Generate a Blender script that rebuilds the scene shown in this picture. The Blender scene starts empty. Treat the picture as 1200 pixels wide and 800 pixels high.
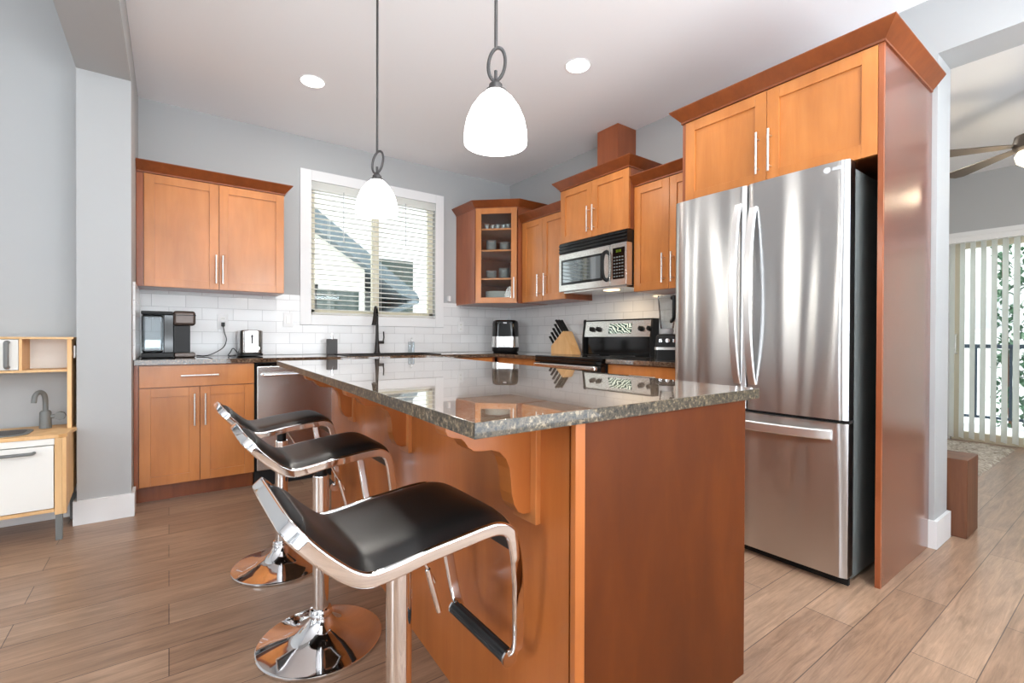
import bpy, bmesh, math, random
from mathutils import Vector, Matrix
random.seed(7)
PI = math.pi
S = bpy.context.scene
COL = S.collection

# ------------------------------------------------------------------ camera
cam_d = bpy.data.cameras.new('camera')
cam = bpy.data.objects.new('camera', cam_d)
COL.objects.link(cam)
cam_d.sensor_width = 36.0
cam_d.lens = 16.5985
cam_d.clip_start = 0.05
cam_d.clip_end = 200
R0 = (0.8089173547, -0.0036723999, -0.5879109003)
R1 = (-0.0003816646, 0.9999770001, -0.0067715204)
R2 = (0.5879222462, 0.0057019851, 0.8088973481)
def cw(r, s=1): return Vector((r[0]*s, r[2]*s, -r[1]*s))
cx_, cy_, cz_ = cw(R0), cw(R1, -1), cw(R2, -1)
mw = Matrix.Identity(4)
for i in range(3):
    mw[i][0], mw[i][1], mw[i][2] = cx_[i], cy_[i], cz_[i]
mw[0][3], mw[1][3], mw[2][3] = 0.0, 0.0, 1.057
cam.matrix_world = mw
S.camera = cam
S.view_settings.view_transform = 'Standard'
S.view_settings.look = 'None'
S.view_settings.gamma = 1.0
S.view_settings.use_curve_mapping = False
S.view_settings.exposure = 0.0

# ------------------------------------------------------------------ world and lights
WORLD = 3.6
w = bpy.data.worlds.new('sky')
S.world = w
w.use_nodes = True
bg = w.node_tree.nodes['Background']
bg.inputs[0].default_value = (0.93, 0.97, 1.0, 1)
bg.inputs[1].default_value = WORLD
S.cycles.diffuse_bounces = 6
S.cycles.transparent_max_bounces = 24
S.cycles.sample_clamp_indirect = 6.0

def area(name, loc, rot, sx, sy, power, color=(1, 1, 1), spread=PI):
    l = bpy.data.lights.new(name, 'AREA')
    l.shape = 'RECTANGLE'; l.size = sx; l.size_y = sy
    l.energy = power; l.color = color; l.spread = spread
    o = bpy.data.objects.new(name, l); COL.objects.link(o)
    o.location = loc; o.rotation_euler = rot
    return o
# added fill lamps, unseen behind and left (sky portals lie in the openings)
def fill_lamp(name, loc, rot, sx, sy, power):
    o = area(name, loc, rot, sx, sy, power, (0.83, 0.92, 1.0))
    return o
# (tilted up: added lamp strips that brighten the ceiling from behind)
UP = math.radians(72)
for z_ in (0.45, 0.95, 1.45, 1.95):
    fill_lamp('ceiling_fill', (0.9, -1.66, z_), (PI/2+UP, 0, 0), 4.4, 0.42, 74)
fill_lamp('ceiling_fill', (-2.6, -1.7, 1.2), (PI/2+UP, 0, 0), 1.6, 0.42, 14)
fill_lamp('west_fill', (-4.05, 0.25, 1.5), (PI/2+UP*0.1, 0, -PI/2), 1.2, 1.8, 60)  # added lamp at an unseen opening, brightens faces turned west
def portal(loc, rot, sx, sy):
    o = area('sky_portal', loc, rot, sx, sy, 1.0); o.data.cycles.is_portal = True
portal((1.6, 4.5, 1.85), (-PI/2, 0, 0), 1.2, 1.17)
portal((6.95, 0.2, 1.05), (PI/2, 0, PI/2), 2.2, 2.1)
CAN_W = 9

# ------------------------------------------------------------------ materials
def lin(c):
    c = c/255.0
    return c/12.92 if c <= 0.04045 else ((c+0.055)/1.055)**2.4
def rgb(r, g, b): return (lin(r), lin(g), lin(b), 1)
def newmat(name):
    m = bpy.data.materials.new(name); m.use_nodes = True
    nt = m.node_tree
    return m, nt, nt.nodes['Principled BSDF']
def setp(b, **k):
    for a, v in k.items():
        n = a.replace('_', ' ')
        for key in b.inputs.keys():
            if key.lower() == n.lower():
                b.inputs[key].default_value = v
def plain(name, col, rough=0.5, metal=0.0, **k):
    m, nt, b = newmat(name)
    b.inputs['Base Color'].default_value = col
    b.inputs['Roughness'].default_value = rough
    b.inputs['Metallic'].default_value = metal
    setp(b, **k)
    # a faint procedural unevenness of the gloss
    n = nt.nodes.new('ShaderNodeTexNoise'); n.inputs['Scale'].default_value = 9
    mr = nt.nodes.new('ShaderNodeMapRange')
    mr.inputs['To Min'].default_value = max(0, rough*0.92); mr.inputs['To Max'].default_value = min(1, rough*1.08)
    nt.links.new(n.outputs['Fac'], mr.inputs['Value'])
    nt.links.new(mr.outputs[0], b.inputs['Roughness'])
    return m
def coords(nt, scale=(1, 1, 1), rand=True, kind='Object', rot=(0, 0, 0)):
    tc = nt.nodes.new('ShaderNodeTexCoord')
    mp = nt.nodes.new('ShaderNodeMapping')
    mp.inputs['Scale'].default_value = scale
    mp.inputs['Rotation'].default_value = rot
    src = tc.outputs[kind]
    if rand:
        oi = nt.nodes.new('ShaderNodeObjectInfo')
        mul = nt.nodes.new('ShaderNodeMath'); mul.operation = 'MULTIPLY'; mul.inputs[1].default_value = 13.0
        nt.links.new(oi.outputs['Random'], mul.inputs[0])
        ad = nt.nodes.new('ShaderNodeVectorMath'); ad.operation = 'ADD'
        nt.links.new(src, ad.inputs[0]); nt.links.new(mul.outputs[0], ad.inputs[1])
        src = ad.outputs[0]
    nt.links.new(src, mp.inputs['Vector'])
    return mp.outputs[0]
def noise(nt, vec, scale, detail=4, rough=0.55, dist=0.0):
    n = nt.nodes.new('ShaderNodeTexNoise')
    n.inputs['Scale'].default_value = scale; n.inputs['Detail'].default_value = detail
    n.inputs['Roughness'].default_value = rough; n.inputs['Distortion'].default_value = dist
    if vec is not None: nt.links.new(vec, n.inputs['Vector'])
    return n.outputs['Fac']
def ramp(nt, fac, stops):
    r = nt.nodes.new('ShaderNodeValToRGB')
    e = r.color_ramp.elements
    while len(e) < len(stops): e.new(0.5)
    for k, (p, c) in enumerate(stops):
        e[k].position = p; e[k].color = c
    nt.links.new(fac, r.inputs[0])
    return r.outputs[0]
def mixc(nt, fac, a, b, mode='MIX'):
    m = nt.nodes.new('ShaderNodeMix'); m.data_type = 'RGBA'; m.blend_type = mode
    for sock, v in ((m.inputs[0], fac), (m.inputs[6], a), (m.inputs[7], b)):
        if hasattr(v, 'links'): nt.links.new(v, sock)
        else: sock.default_value = v
    return m.outputs[2]
def bump(nt, b, h, strength=0.2, dist=0.01):
    bp = nt.nodes.new('ShaderNodeBump')
    bp.inputs['Strength'].default_value = strength; bp.inputs['Distance'].default_value = dist
    nt.links.new(h, bp.inputs['Height']); nt.links.new(bp.outputs[0], b.inputs['Normal'])

def wood(name, dark, mid, light, rough=0.3, scale=(9, 9, 1.1), coat=0.25):
    m, nt, b = newmat(name)
    v = coords(nt, scale)
    v2 = coords(nt, (1.6, 1.6, 0.8))
    f = noise(nt, v, 2.2, 6, 0.6, 0.4)
    c1 = ramp(nt, f, [(0.25, dark), (0.5, mid), (0.78, light)])
    f2 = noise(nt, v2, 2.4, 3, 0.5)
    blot = ramp(nt, f2, [(0.3, (0.80, 0.78, 0.74, 1)), (0.7, (1.12, 1.1, 1.06, 1))])
    nt.links.new(mixc(nt, 1.0, c1, blot, 'MULTIPLY'), b.inputs['Base Color'])
    b.inputs['Roughness'].default_value = rough
    setp(b, Coat_Weight=coat, Coat_Roughness=0.22)
    return m
M = {}
M['wood'] = wood('maple_cabinet', rgb(184, 112, 54), rgb(193, 122, 62), rgb(201, 132, 71))
M['crown'] = wood('maple_crown', rgb(118, 58, 24), rgb(130, 66, 29), rgb(142, 76, 36))
M['side'] = wood('maple_side', rgb(140, 74, 42), rgb(150, 82, 48), rgb(160, 90, 54), 0.28)
M['island_wood'] = wood('maple_island', rgb(170, 94, 42), rgb(178, 102, 47), rgb(186, 110, 54), 0.38, coat=0.08)
M['dark_end'] = wood('dark_end_wood', rgb(84, 36, 2), rgb(92, 41, 4), rgb(102, 49, 8), 0.5, (5, 5, 1.4), 0.0)  # darker wood tone, used on the island end panel alone
M['dark_end'].node_tree.nodes['Principled BSDF'].inputs['Specular IOR Level'].default_value = 0.25
M['gable'] = wood('satin_dark_gable', rgb(104, 52, 34), rgb(114, 60, 40), rgb(124, 68, 46), 0.2, (5, 5, 1.4), 0.7)  # darker, glossier wood tone for the panels beside the refrigerator
M['trimwood'] = wood('maple_trim', rgb(190, 112, 58), rgb(206, 130, 72), rgb(216, 144, 86))
M['birch'] = wood('birch', rgb(214, 168, 112), rgb(226, 184, 132), rgb(236, 200, 152), 0.5, coat=0.0)
M['blockwood'] = wood('block_wood', rgb(88, 52, 32), rgb(106, 64, 40), rgb(124, 80, 54), 0.45, coat=0.0)
M['knifewood'] = wood('beech', rgb(216, 164, 108), rgb(226, 180, 126), rgb(234, 192, 142), 0.5, coat=0.0)
M['wall'] = plain('wall_paint', rgb(174, 175, 175), 0.75)
M['ceil'] = plain('ceiling_paint', rgb(243, 244, 246), 0.9)
M['white'] = plain('white_paint', rgb(228, 228, 228), 0.4)
M['whitelam'] = plain('white_laminate', rgb(232, 230, 224), 0.45)
M['vinyl'] = plain('cream_vinyl', rgb(214, 206, 184), 0.5)
M['blind'] = plain('white_slat', rgb(240, 238, 232), 0.5)
M['chrome'] = plain('chrome', (0.86, 0.86, 0.87, 1), 0.05, 1.0)
M['nickel'] = plain('brushed_nickel', (0.78, 0.76, 0.73, 1), 0.28, 1.0)
M['bronze'] = plain('dark_bronze', rgb(78, 76, 76), 0.45, 0.6)
M['orb'] = plain('oil_rubbed_bronze', rgb(44, 40, 38), 0.35, 0.7)
M['black'] = plain('black_plastic', rgb(16, 16, 17), 0.45, Specular_IOR_Level=0.35)
M['blackgloss'] = plain('black_gloss', rgb(10, 10, 11), 0.08)
M['blackmatte'] = plain('black_matte', rgb(16, 16, 17), 0.7)
M['rubber'] = plain('ribbed_rubber', rgb(34, 36, 38), 0.5)
M['darkgrey'] = plain('dark_grey_ceramic', rgb(70, 68, 68), 0.5)
M['greyplastic'] = plain('grey_plastic', rgb(112, 114, 112), 0.45)
M['brownplastic'] = plain('mocha_plastic', rgb(84, 72, 66), 0.25, 0.3)
M['pale_grey'] = plain('pale_grey', rgb(190, 192, 194), 0.5)
M['fan'] = plain('fan_blade', rgb(104, 94, 84), 0.4, 0.3)
M['fridge_side'] = plain('fridge_side', rgb(112, 116, 115), 0.4, 0.2)
M['satin'] = plain('satin_steel', (0.86, 0.86, 0.86, 1), 0.38, 1.0)
M['ceramic'] = plain('white_ceramic', rgb(236, 236, 232), 0.2)
M['siding'] = None

def translucent(name, col, k=0.45):
    m = plain(name, col, 0.6); nt = m.node_tree; out = nt.nodes['Material Output']
    t = nt.nodes.new('ShaderNodeBsdfTranslucent'); t.inputs[0].default_value = col
    mx = nt.nodes.new('ShaderNodeMixShader'); mx.inputs[0].default_value = k
    nt.links.new(nt.nodes['Principled BSDF'].outputs[0], mx.inputs[1]); nt.links.new(t.outputs[0], mx.inputs[2])
    nt.links.new(mx.outputs[0], out.inputs[0]); return m
M['blind'] = translucent('white_slat', rgb(250, 250, 248), 0.65)
# stainless with a slightly wavy sheet
ANISO_ROT = 0.25
def stainless(name, wavy, rough=0.2, col=(0.62, 0.62, 0.62, 1)):
    m, nt, b = newmat(name)
    b.inputs['Base Color'].default_value = col
    b.inputs['Metallic'].default_value = 1.0
    b.inputs['Roughness'].default_value = rough
    setp(b, Anisotropic=0.85 if wavy > 0.01 else 0.4)
    if wavy > 0.01:
        tg = nt.nodes.new('ShaderNodeTangent'); tg.direction_type = 'UV_MAP'; tg.uv_map = 'brush'
        nt.links.new(tg.outputs[0], b.inputs['Tangent'])
        b.inputs['Anisotropic Rotation'].default_value = ANISO_ROT
    v = coords(nt, (1, 1, 0.10), rand=False)
    f = noise(nt, v, 4.0, 1.0, 0.5, 0.3)
    v2 = coords(nt, (2, 2, 160), rand=False)
    g = noise(nt, v2, 2.0, 2, 0.5)
    mr = nt.nodes.new('ShaderNodeMapRange')
    mr.inputs['To Min'].default_value = rough*0.95; mr.inputs['To Max'].default_value = rough*1.05
    nt.links.new(g, mr.inputs['Value']); nt.links.new(mr.outputs[0], b.inputs['Roughness'])
    bump(nt, b, f, 1.0, wavy)
    return m
M['fridge'] = stainless('stainless_wavy', 0.06, 0.30, (0.60, 0.60, 0.60, 1))
M['steel'] = stainless('stainless', 0.0006, 0.22, (0.70, 0.69, 0.67, 1))

M['toastersteel'] = stainless('toaster_steel', 0.004, 0.16, (0.5, 0.48, 0.46, 1))
# leather
m, nt, b = newmat('black_leather')
b.inputs['Base Color'].default_value = rgb(22, 21, 21)
b.inputs['Roughness'].default_value = 0.36
bump(nt, b, noise(nt, coords(nt, (1, 1, 1), False), 420, 3), 0.12, 0.001)
M['leather'] = m

# granite
def granite(name, dark, mid, light, rough=0.05, coat=1.0):
    m, nt, b = newmat(name)
    v = coords(nt, (1, 1, 1), False)
    f = noise(nt, v, 95, 6, 0.7)
    c = ramp(nt, f, [(0.40, dark), (0.47, mid), (0.54, mid), (0.60, light)])
    vo = nt.nodes.new('ShaderNodeTexVoronoi'); vo.inputs['Scale'].default_value = 130
    nt.links.new(v, vo.inputs['Vector'])
    sp = ramp(nt, vo.outputs['Distance'], [(0.16, (0.25, 0.22, 0.2, 1)), (0.34, (1, 1, 1, 1))])
    f3 = noise(nt, v, 14, 3)
    big = ramp(nt, f3, [(0.35, (0.75, 0.72, 0.7, 1)), (0.65, (1.15, 1.1, 1.05, 1))])
    c = mixc(nt, 0.8, c, sp, 'MULTIPLY'); c = mixc(nt, 1.0, c, big, 'MULTIPLY')
    nt.links.new(c, b.inputs['Base Color'])
    b.inputs['Roughness'].default_value = rough
    setp(b, Coat_Weight=coat, Coat_Roughness=0.012, Coat_IOR=1.9)
    return m
M['granite'] = granite('granite', rgb(60, 52, 46), rgb(148, 126, 106), rgb(204, 184, 162))
M['granite_edge'] = granite('granite_sawn_edge', rgb(26, 24, 20), rgb(80, 72, 58), rgb(146, 132, 108), 0.4, 0.12)
M['granite2'] = granite('granite_brown', rgb(48, 38, 32), rgb(98, 80, 66), rgb(140, 120, 100))

# floor planks (boards run along x)
m, nt, b = newmat('laminate_planks')
v = coords(nt, (1, 1, 1), False)
br = nt.nodes.new('ShaderNodeTexBrick')
br.offset = 0.37; br.squash = 1.0
br.inputs['Scale'].default_value = 1.0
br.inputs['Brick Width'].default_value = 1.25
br.inputs['Row Height'].default_value = 0.165
br.inputs['Mortar Size'].default_value = 0.0016
br.inputs['Mortar Smooth'].default_value = 0.2
br.inputs['Bias'].default_value = 0.0
br.inputs['Color1'].default_value = rgb(148, 118, 96)
br.inputs['Color2'].default_value = rgb(166, 137, 114)
br.inputs['Mortar'].default_value = rgb(84, 68, 60)
nt.links.new(v, br.inputs['Vector'])
vg = coords(nt, (1.1, 12, 12), False)
g = noise(nt, vg, 3.2, 8, 0.68, 0.8)
gc = ramp(nt, g, [(0.28, (0.66, 0.64, 0.62, 1)), (0.48, (0.97, 0.97, 0.97, 1)), (0.70, (1.32, 1.31, 1.3, 1))])
vg2 = coords(nt, (2.5, 60, 60), False)
g2 = noise(nt, vg2, 4.0, 4, 0.6, 0.3)
gc2 = ramp(nt, g2, [(0.3, (0.88, 0.87, 0.86, 1)), (0.65, (1.08, 1.08, 1.08, 1))])
c = mixc(nt, 1.0, br.outputs['Color'], gc, 'MULTIPLY'); c = mixc(nt, 1.0, c, gc2, 'MULTIPLY')
nt.links.new(c, b.inputs['Base Color'])
b.inputs['Roughness'].default_value = 0.32
bump(nt, b, g2, 0.06, 0.002)
M['floor'] = m

# backsplash tile: white glazed running bond; axis tells which way the rows run
def tile(name, axis):
    m, nt, b = newmat(name)
    rot = (PI/2, 0, 0) if axis == 'x' else (PI/2, 0, PI/2)
    tc = nt.nodes.new('ShaderNodeTexCoord')
    sx = nt.nodes.new('ShaderNodeSeparateXYZ'); cb = nt.nodes.new('ShaderNodeCombineXYZ')
    nt.links.new(tc.outputs['Object'], sx.inputs[0])
    nt.links.new(sx.outputs['X' if axis == 'x' else 'Y'], cb.inputs['X'])
    ad = nt.nodes.new('ShaderNodeMath'); ad.operation = 'SUBTRACT'; ad.inputs[1].default_value = 0.917
    nt.links.new(sx.outputs['Z'], ad.inputs[0]); nt.links.new(ad.outputs[0], cb.inputs['Y'])
    br = nt.nodes.new('ShaderNodeTexBrick'); br.offset = 0.5
    br.inputs['Scale'].default_value = 1.0
    br.inputs['Brick Width'].default_value = 0.208
    br.inputs['Row Height'].default_value = 0.0925
    br.inputs['Mortar Size'].default_value = 0.002
    br.inputs['Mortar Smooth'].default_value = 0.1
    br.inputs['Color1'].default_value = rgb(222, 222, 222)
    br.inputs['Color2'].default_value = rgb(230, 230, 230)
    br.inputs['Mortar'].default_value = rgb(196, 196, 196)
    nt.links.new(cb.outputs[0], br.inputs['Vector'])
    nt.links.new(br.outputs['Color'], b.inputs['Base Color'])
    b.inputs['Roughness'].default_value = 0.12
    inv = nt.nodes.new('ShaderNodeMath'); inv.operation = 'SUBTRACT'; inv.inputs[0].default_value = 1.0
    nt.links.new(br.outputs['Fac'], inv.inputs[1])
    bump(nt, b, inv.outputs[0], 0.5, 0.002)
    return m
M['tile_x'] = tile('tile_back', 'x')
M['tile_y'] = tile('tile_side', 'y')

def emit(name, col, strength):
    m = bpy.data.materials.new(name); m.use_nodes = True
    nt = m.node_tree; nt.nodes.remove(nt.nodes['Principled BSDF'])
    e = nt.nodes.new('ShaderNodeEmission'); e.inputs[0].default_value = col; e.inputs[1].default_value = strength
    nt.links.new(e.outputs[0], nt.nodes['Material Output'].inputs[0])
    return m
M['shade'] = emit('glowing_glass', (1.0, 0.99, 0.975, 1), 10.0)
M['can'] = emit('recessed_glow', (1.0, 0.98, 0.94, 1), 6.0)
M['hoodlamp'] = emit('hood_lamp', (1.0, 0.72, 0.4, 1), 4.0)
M['fanlamp'] = emit('fan_lamp', (1.0, 0.86, 0.62, 1), 3.0)
M['green'] = emit('green_digits', (0.25, 0.35, 0.03, 1), 1.0)

def glass(name, tint=(0.97, 0.99, 0.98, 1), refl=0.9, f0=1.45):
    m = bpy.data.materials.new(name); m.use_nodes = True
    nt = m.node_tree; nt.nodes.remove(nt.nodes['Principled BSDF'])
    t = nt.nodes.new('ShaderNodeBsdfTransparent'); t.inputs[0].default_value = tint
    g = nt.nodes.new('ShaderNodeBsdfGlossy'); g.inputs['Roughness'].default_value = 0.02
    fr = nt.nodes.new('ShaderNodeFresnel'); fr.inputs[0].default_value = f0
    mu = nt.nodes.new('ShaderNodeMath'); mu.operation = 'MULTIPLY'; mu.inputs[1].default_value = refl
    mx = nt.nodes.new('ShaderNodeMixShader')
    nt.links.new(fr.outputs[0], mu.inputs[0]); nt.links.new(mu.outputs[0], mx.inputs[0])
    nt.links.new(t.outputs[0], mx.inputs[1]); nt.links.new(g.outputs[0], mx.inputs[2])
    nt.links.new(mx.outputs[0], nt.nodes['Material Output'].inputs[0])
    return m
M['glass'] = glass('window_glass')
M['tankglass'] = glass('clear_plastic', (0.82, 0.86, 0.88, 1), 1.0, 1.6)
def glassware(name, white=0.22):
    m = glass(name, (0.96, 0.98, 0.98, 1), 1.3, 1.55)
    nt = m.node_tree; out = nt.nodes['Material Output']
    src = out.inputs[0].links[0].from_socket
    d = nt.nodes.new('ShaderNodeBsdfDiffuse'); d.inputs[0].default_value = (0.9, 0.93, 0.93, 1)
    mx = nt.nodes.new('ShaderNodeMixShader'); mx.inputs[0].default_value = white
    nt.links.new(src, mx.inputs[1]); nt.links.new(d.outputs[0], mx.inputs[2]); nt.links.new(mx.outputs[0], out.inputs[0])
    return m
M['bowlglass'] = glassware('clear_glassware', 0.13)
M['mwglass'] = plain('microwave_glass', rgb(96, 106, 110), 0.05, 0.6, Coat_Weight=1.0, Coat_Roughness=0.02, Coat_IOR=2.2)

# range display, swirly pale stripes on dark teal
m, nt, b = newmat('swirl_display')
wv = nt.nodes.new('ShaderNodeTexWave'); wv.wave_type = 'BANDS'; wv.bands_direction = 'DIAGONAL'
wv.inputs['Scale'].default_value = 14; wv.inputs['Distortion'].default_value = 9; wv.inputs['Detail'].default_value = 1
wv.inputs['Detail Scale'].default_value = 1.2
nt.links.new(coords(nt, (1, 1, 1.6), False), wv.inputs['Vector'])
nt.links.new(ramp(nt, wv.outputs['Fac'], [(0.47, rgb(24, 62, 62)), (0.55, rgb(214, 236, 232))]), b.inputs['Base Color'])
b.inputs['Roughness'].default_value = 0.15
M['swirl'] = m

# shaggy rug
m, nt, b = newmat('woven_rug')
v = coords(nt, (1, 1, 1), False)
nt.links.new(ramp(nt, noise(nt, v, 18, 8, 0.75, 1.0), [(0.36, rgb(132, 118, 102)), (0.5, rgb(196, 186, 172)), (0.62, rgb(224, 218, 208))]), b.inputs['Base Color'])
b.inputs['Roughness'].default_value = 0.95
bump(nt, b, noise(nt, v, 70, 4), 0.8, 0.01)
M['rug'] = m
# lap siding (lines across z)
def siding(name, a, d, h=0.14):
    m, nt, b = newmat(name)
    tc = nt.nodes.new('ShaderNodeTexCoord'); sx = nt.nodes.new('ShaderNodeSeparateXYZ')
    nt.links.new(tc.outputs['Object'], sx.inputs[0])
    md = nt.nodes.new('ShaderNodeMath'); md.operation = 'MODULO'; md.inputs[1].default_value = h
    nt.links.new(sx.outputs['Z'], md.inputs[0])
    dv = nt.nodes.new('ShaderNodeMath'); dv.operation = 'DIVIDE'; dv.inputs[1].default_value = h
    nt.links.new(md.outputs[0], dv.inputs[0])
    nt.links.new(ramp(nt, dv.outputs[0], [(0.0, d), (0.12, a), (0.9, a)]), b.inputs['Base Color'])
    b.inputs['Roughness'].default_value = 0.8
    return m
M['siding'] = siding('lap_siding', rgb(238, 240, 238), rgb(196, 200, 200))
M['siding_warm'] = siding('lap_siding_warm', rgb(236, 232, 220), rgb(206, 202, 190), 0.18)
M['roof'] = plain('slate_roof', rgb(98, 110, 116), 0.9)
M['extwin'] = plain('outside_window', rgb(62, 74, 70), 0.75)
M['ground'] = plain('snowy_ground', rgb(232, 234, 236), 0.9)
M['railing'] = plain('dark_railing', rgb(44, 58, 74), 0.5)
m, nt, b = newmat('ivy_leaf')
oi = noise(nt, coords(nt, (1, 1, 1), False), 14, 3)
nt.links.new(ramp(nt, oi, [(0.35, rgb(28, 60, 40)), (0.55, rgb(70, 110, 78)), (0.7, rgb(150, 178, 150))]), b.inputs['Base Color'])
b.inputs['Roughness'].default_value = 0.6
M['ivy'] = m

# ------------------------------------------------------------------ mesh helpers
class MB:
    """collects shapes into one mesh; each shape may carry its own material"""
    def __init__(self): self.bm = bmesh.new(); self.mats = []; self.smooth = 35; self.wn = True
    def _mi(self, m):
        if m is None: return 0
        if m not in self.mats: self.mats.append(m)
        return self.mats.index(m)
    def merge(self, b2, mat=None, mtx=None):
        if mtx is not None: bmesh.ops.transform(b2, matrix=mtx, verts=b2.verts)
        mi = self._mi(mat)
        for f in b2.faces: f.material_index = mi
        me = bpy.data.meshes.new('tmp'); b2.to_mesh(me); b2.free()
        self.bm.from_mesh(me); bpy.data.meshes.remove(me)
        return self
    def box(self, x0, x1, y0, y1, z0, z1, bev=0.0, seg=2, mat=None, mtx=None):
        b2 = bmesh.new()
        bmesh.ops.create_cube(b2, size=1.0)
        for v in b2.verts:
            v.co = Vector((x0+(v.co.x+.5)*(x1-x0), y0+(v.co.y+.5)*(y1-y0), z0+(v.co.z+.5)*(z1-z0)))
        if bev > 0:
            bev = min(bev, 0.49*min(abs(x1-x0), abs(y1-y0), abs(z1-z0)))
            bmesh.ops.bevel(b2, geom=list(b2.edges), offset=bev, segments=seg, profile=0.5, affect='EDGES')
        return self.merge(b2, mat, mtx)
    def prism(self, poly, lo, hi, axis='z', bev=0.0, mat=None, mtx=None, seg=2):
        """poly: 2D outline; axis z: (x,y); y: (x,z); x: (y,z)"""
        b2 = bmesh.new()
        def P(p, t):
            return {'z': (p[0], p[1], t), 'y': (p[0], t, p[1]), 'x': (t, p[0], p[1])}[axis]
        a = [b2.verts.new(P(p, lo)) for p in poly]
        c = [b2.verts.new(P(p, hi)) for p in poly]
        n = len(poly)
        b2.faces.new(a); b2.faces.new(list(reversed(c)))
        for i in range(n): b2.faces.new((a[i], c[i], c[(i+1) % n], a[(i+1) % n]))
        bmesh.ops.recalc_face_normals(b2, faces=b2.faces)
        if bev > 0: bmesh.ops.bevel(b2, geom=list(b2.edges), offset=bev, segments=seg, profile=0.5, affect='EDGES')
        return self.merge(b2, mat, mtx)
    def lathe(self, prof, c=(0, 0, 0), n=32, mat=None, mtx=None, sx=1, sy=1):
        """prof: list of (r, z)"""
        b2 = bmesh.new(); rings = []
        for r, z in prof:
            if r < 1e-5: rings.append([b2.verts.new((c[0], c[1], c[2]+z))])
            else: rings.append([b2.verts.new((c[0]+sx*r*math.cos(2*PI*k/n), c[1]+sy*r*math.sin(2*PI*k/n), c[2]+z)) for k in range(n)])
        for A, B in zip(rings, rings[1:]):
            for k in range(n):
                k2 = (k+1) % n
                if len(A) == 1 and len(B) == 1: continue
                if len(A) == 1: b2.faces.new((A[0], B[k], B[k2]))
                elif len(B) == 1: b2.faces.new((A[k], B[0], A[k2]))
                else: b2.faces.new((A[k], B[k], B[k2], A[k2]))
        bmesh.ops.recalc_face_normals(b2, faces=b2.faces)
        return self.merge(b2, mat, mtx)
    def sweep(self, pts, sec, closed=False, up=(0, 0, 1), mat=None, mtx=None, cap=True, scales=None):
        """sec: 2D section points (side, normal) swept along pts; side = dir x up"""
        pts = [Vector(p) for p in pts]; n = len(pts); b2 = bmesh.new(); rings = []
        up = Vector(up); prev = None
        for i, p in enumerate(pts):
            if closed: d = pts[(i+1) % n]-pts[i-1]
            else: d = pts[min(i+1, n-1)]-pts[max(i-1, 0)]
            d.normalize()
            s = d.cross(up)
            if s.length < 1e-3: s = prev if prev is not None else d.cross(Vector((1, 0, 0)))
            s.normalize()
            if prev is not None and s.dot(prev) < 0 and abs(d.dot(up)) > 0.95: s = -s
            prev = s
            nn = s.cross(d).normalized()
            k = scales[i] if scales else 1.0
            rings.append([b2.verts.new(p+s*(a*k)+nn*(c*k)) for a, c in sec])
        m = len(sec)
        R = list(zip(rings, rings[1:])) + ([(rings[-1], rings[0])] if closed else [])
        for A, B in R:
            for k in range(m): b2.faces.new((A[k], A[(k+1) % m], B[(k+1) % m], B[k]))
        if cap and not closed:
            b2.faces.new(rings[0]); b2.faces.new(list(reversed(rings[-1])))
        bmesh.ops.recalc_face_normals(b2, faces=b2.faces)
        return self.merge(b2, mat, mtx)
    def tube(self, pts, r, n=12, closed=False, mat=None, mtx=None, scales=None, up=(0, 0, 1)):
        return self.sweep(pts, [(r*math.cos(2*PI*k/n), r*math.sin(2*PI*k/n)) for k in range(n)], closed, up, mat, mtx, True, scales)
    def cyl(self, p, q, r, n=16, mat=None):
        d = Vector(q)-Vector(p)
        up = (0, 0, 1) if abs(d.normalized().z) < 0.9 else (1, 0, 0)
        return self.sweep([p, q], [(r*math.cos(2*PI*k/n), r*math.sin(2*PI*k/n)) for k in range(n)], False, up, mat)
    def obj(self, name, mat, parent=None):
        me = bpy.data.meshes.new(name)
        self.bm.to_mesh(me); self.bm.free()
        if self.mats:
            for mm in self.mats: me.materials.append(mm)
        else: me.materials.append(mat)
        for p in me.polygons: p.use_smooth = True
        me.set_sharp_from_angle(angle=math.radians(self.smooth))
        o = bpy.data.objects.new(name, me); COL.objects.link(o)
        if self.wn:
            wm = o.modifiers.new('weighted', 'WEIGHTED_NORMAL'); wm.keep_sharp = True; wm.weight = 90
        if parent is not None: o.parent = parent
        return o
def rrect(w, h, r, n=4):
    out = []
    for cx, cy, a0 in ((w/2-r, h/2-r, 0), (-w/2+r, h/2-r, 90), (-w/2+r, -h/2+r, 180), (w/2-r, -h/2+r, 270)):
        for k in range(n+1):
            a = math.radians(a0+90*k/n); out.append((cx+r*math.cos(a), cy+r*math.sin(a)))
    return out
def catmull(pts, k=6, closed=False):
    pts = [Vector(p) for p in pts]; n = len(pts); out = []
    rng = range(n if closed else n-1)
    for i in rng:
        if closed: p0, p1, p2, p3 = pts[i-1], pts[i], pts[(i+1) % n], pts[(i+2) % n]
        else: p0, p1, p2, p3 = pts[max(i-1, 0)], pts[i], pts[i+1], pts[min(i+2, n-1)]
        for j in range(k):
            t = j/k
            out.append(0.5*((2*p1)+(-p0+p2)*t+(2*p0-5*p1+4*p2-p3)*t*t+(-p0+3*p1-3*p2+p3)*t**3))
    if not closed: out.append(pts[-1])
    return out
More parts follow.
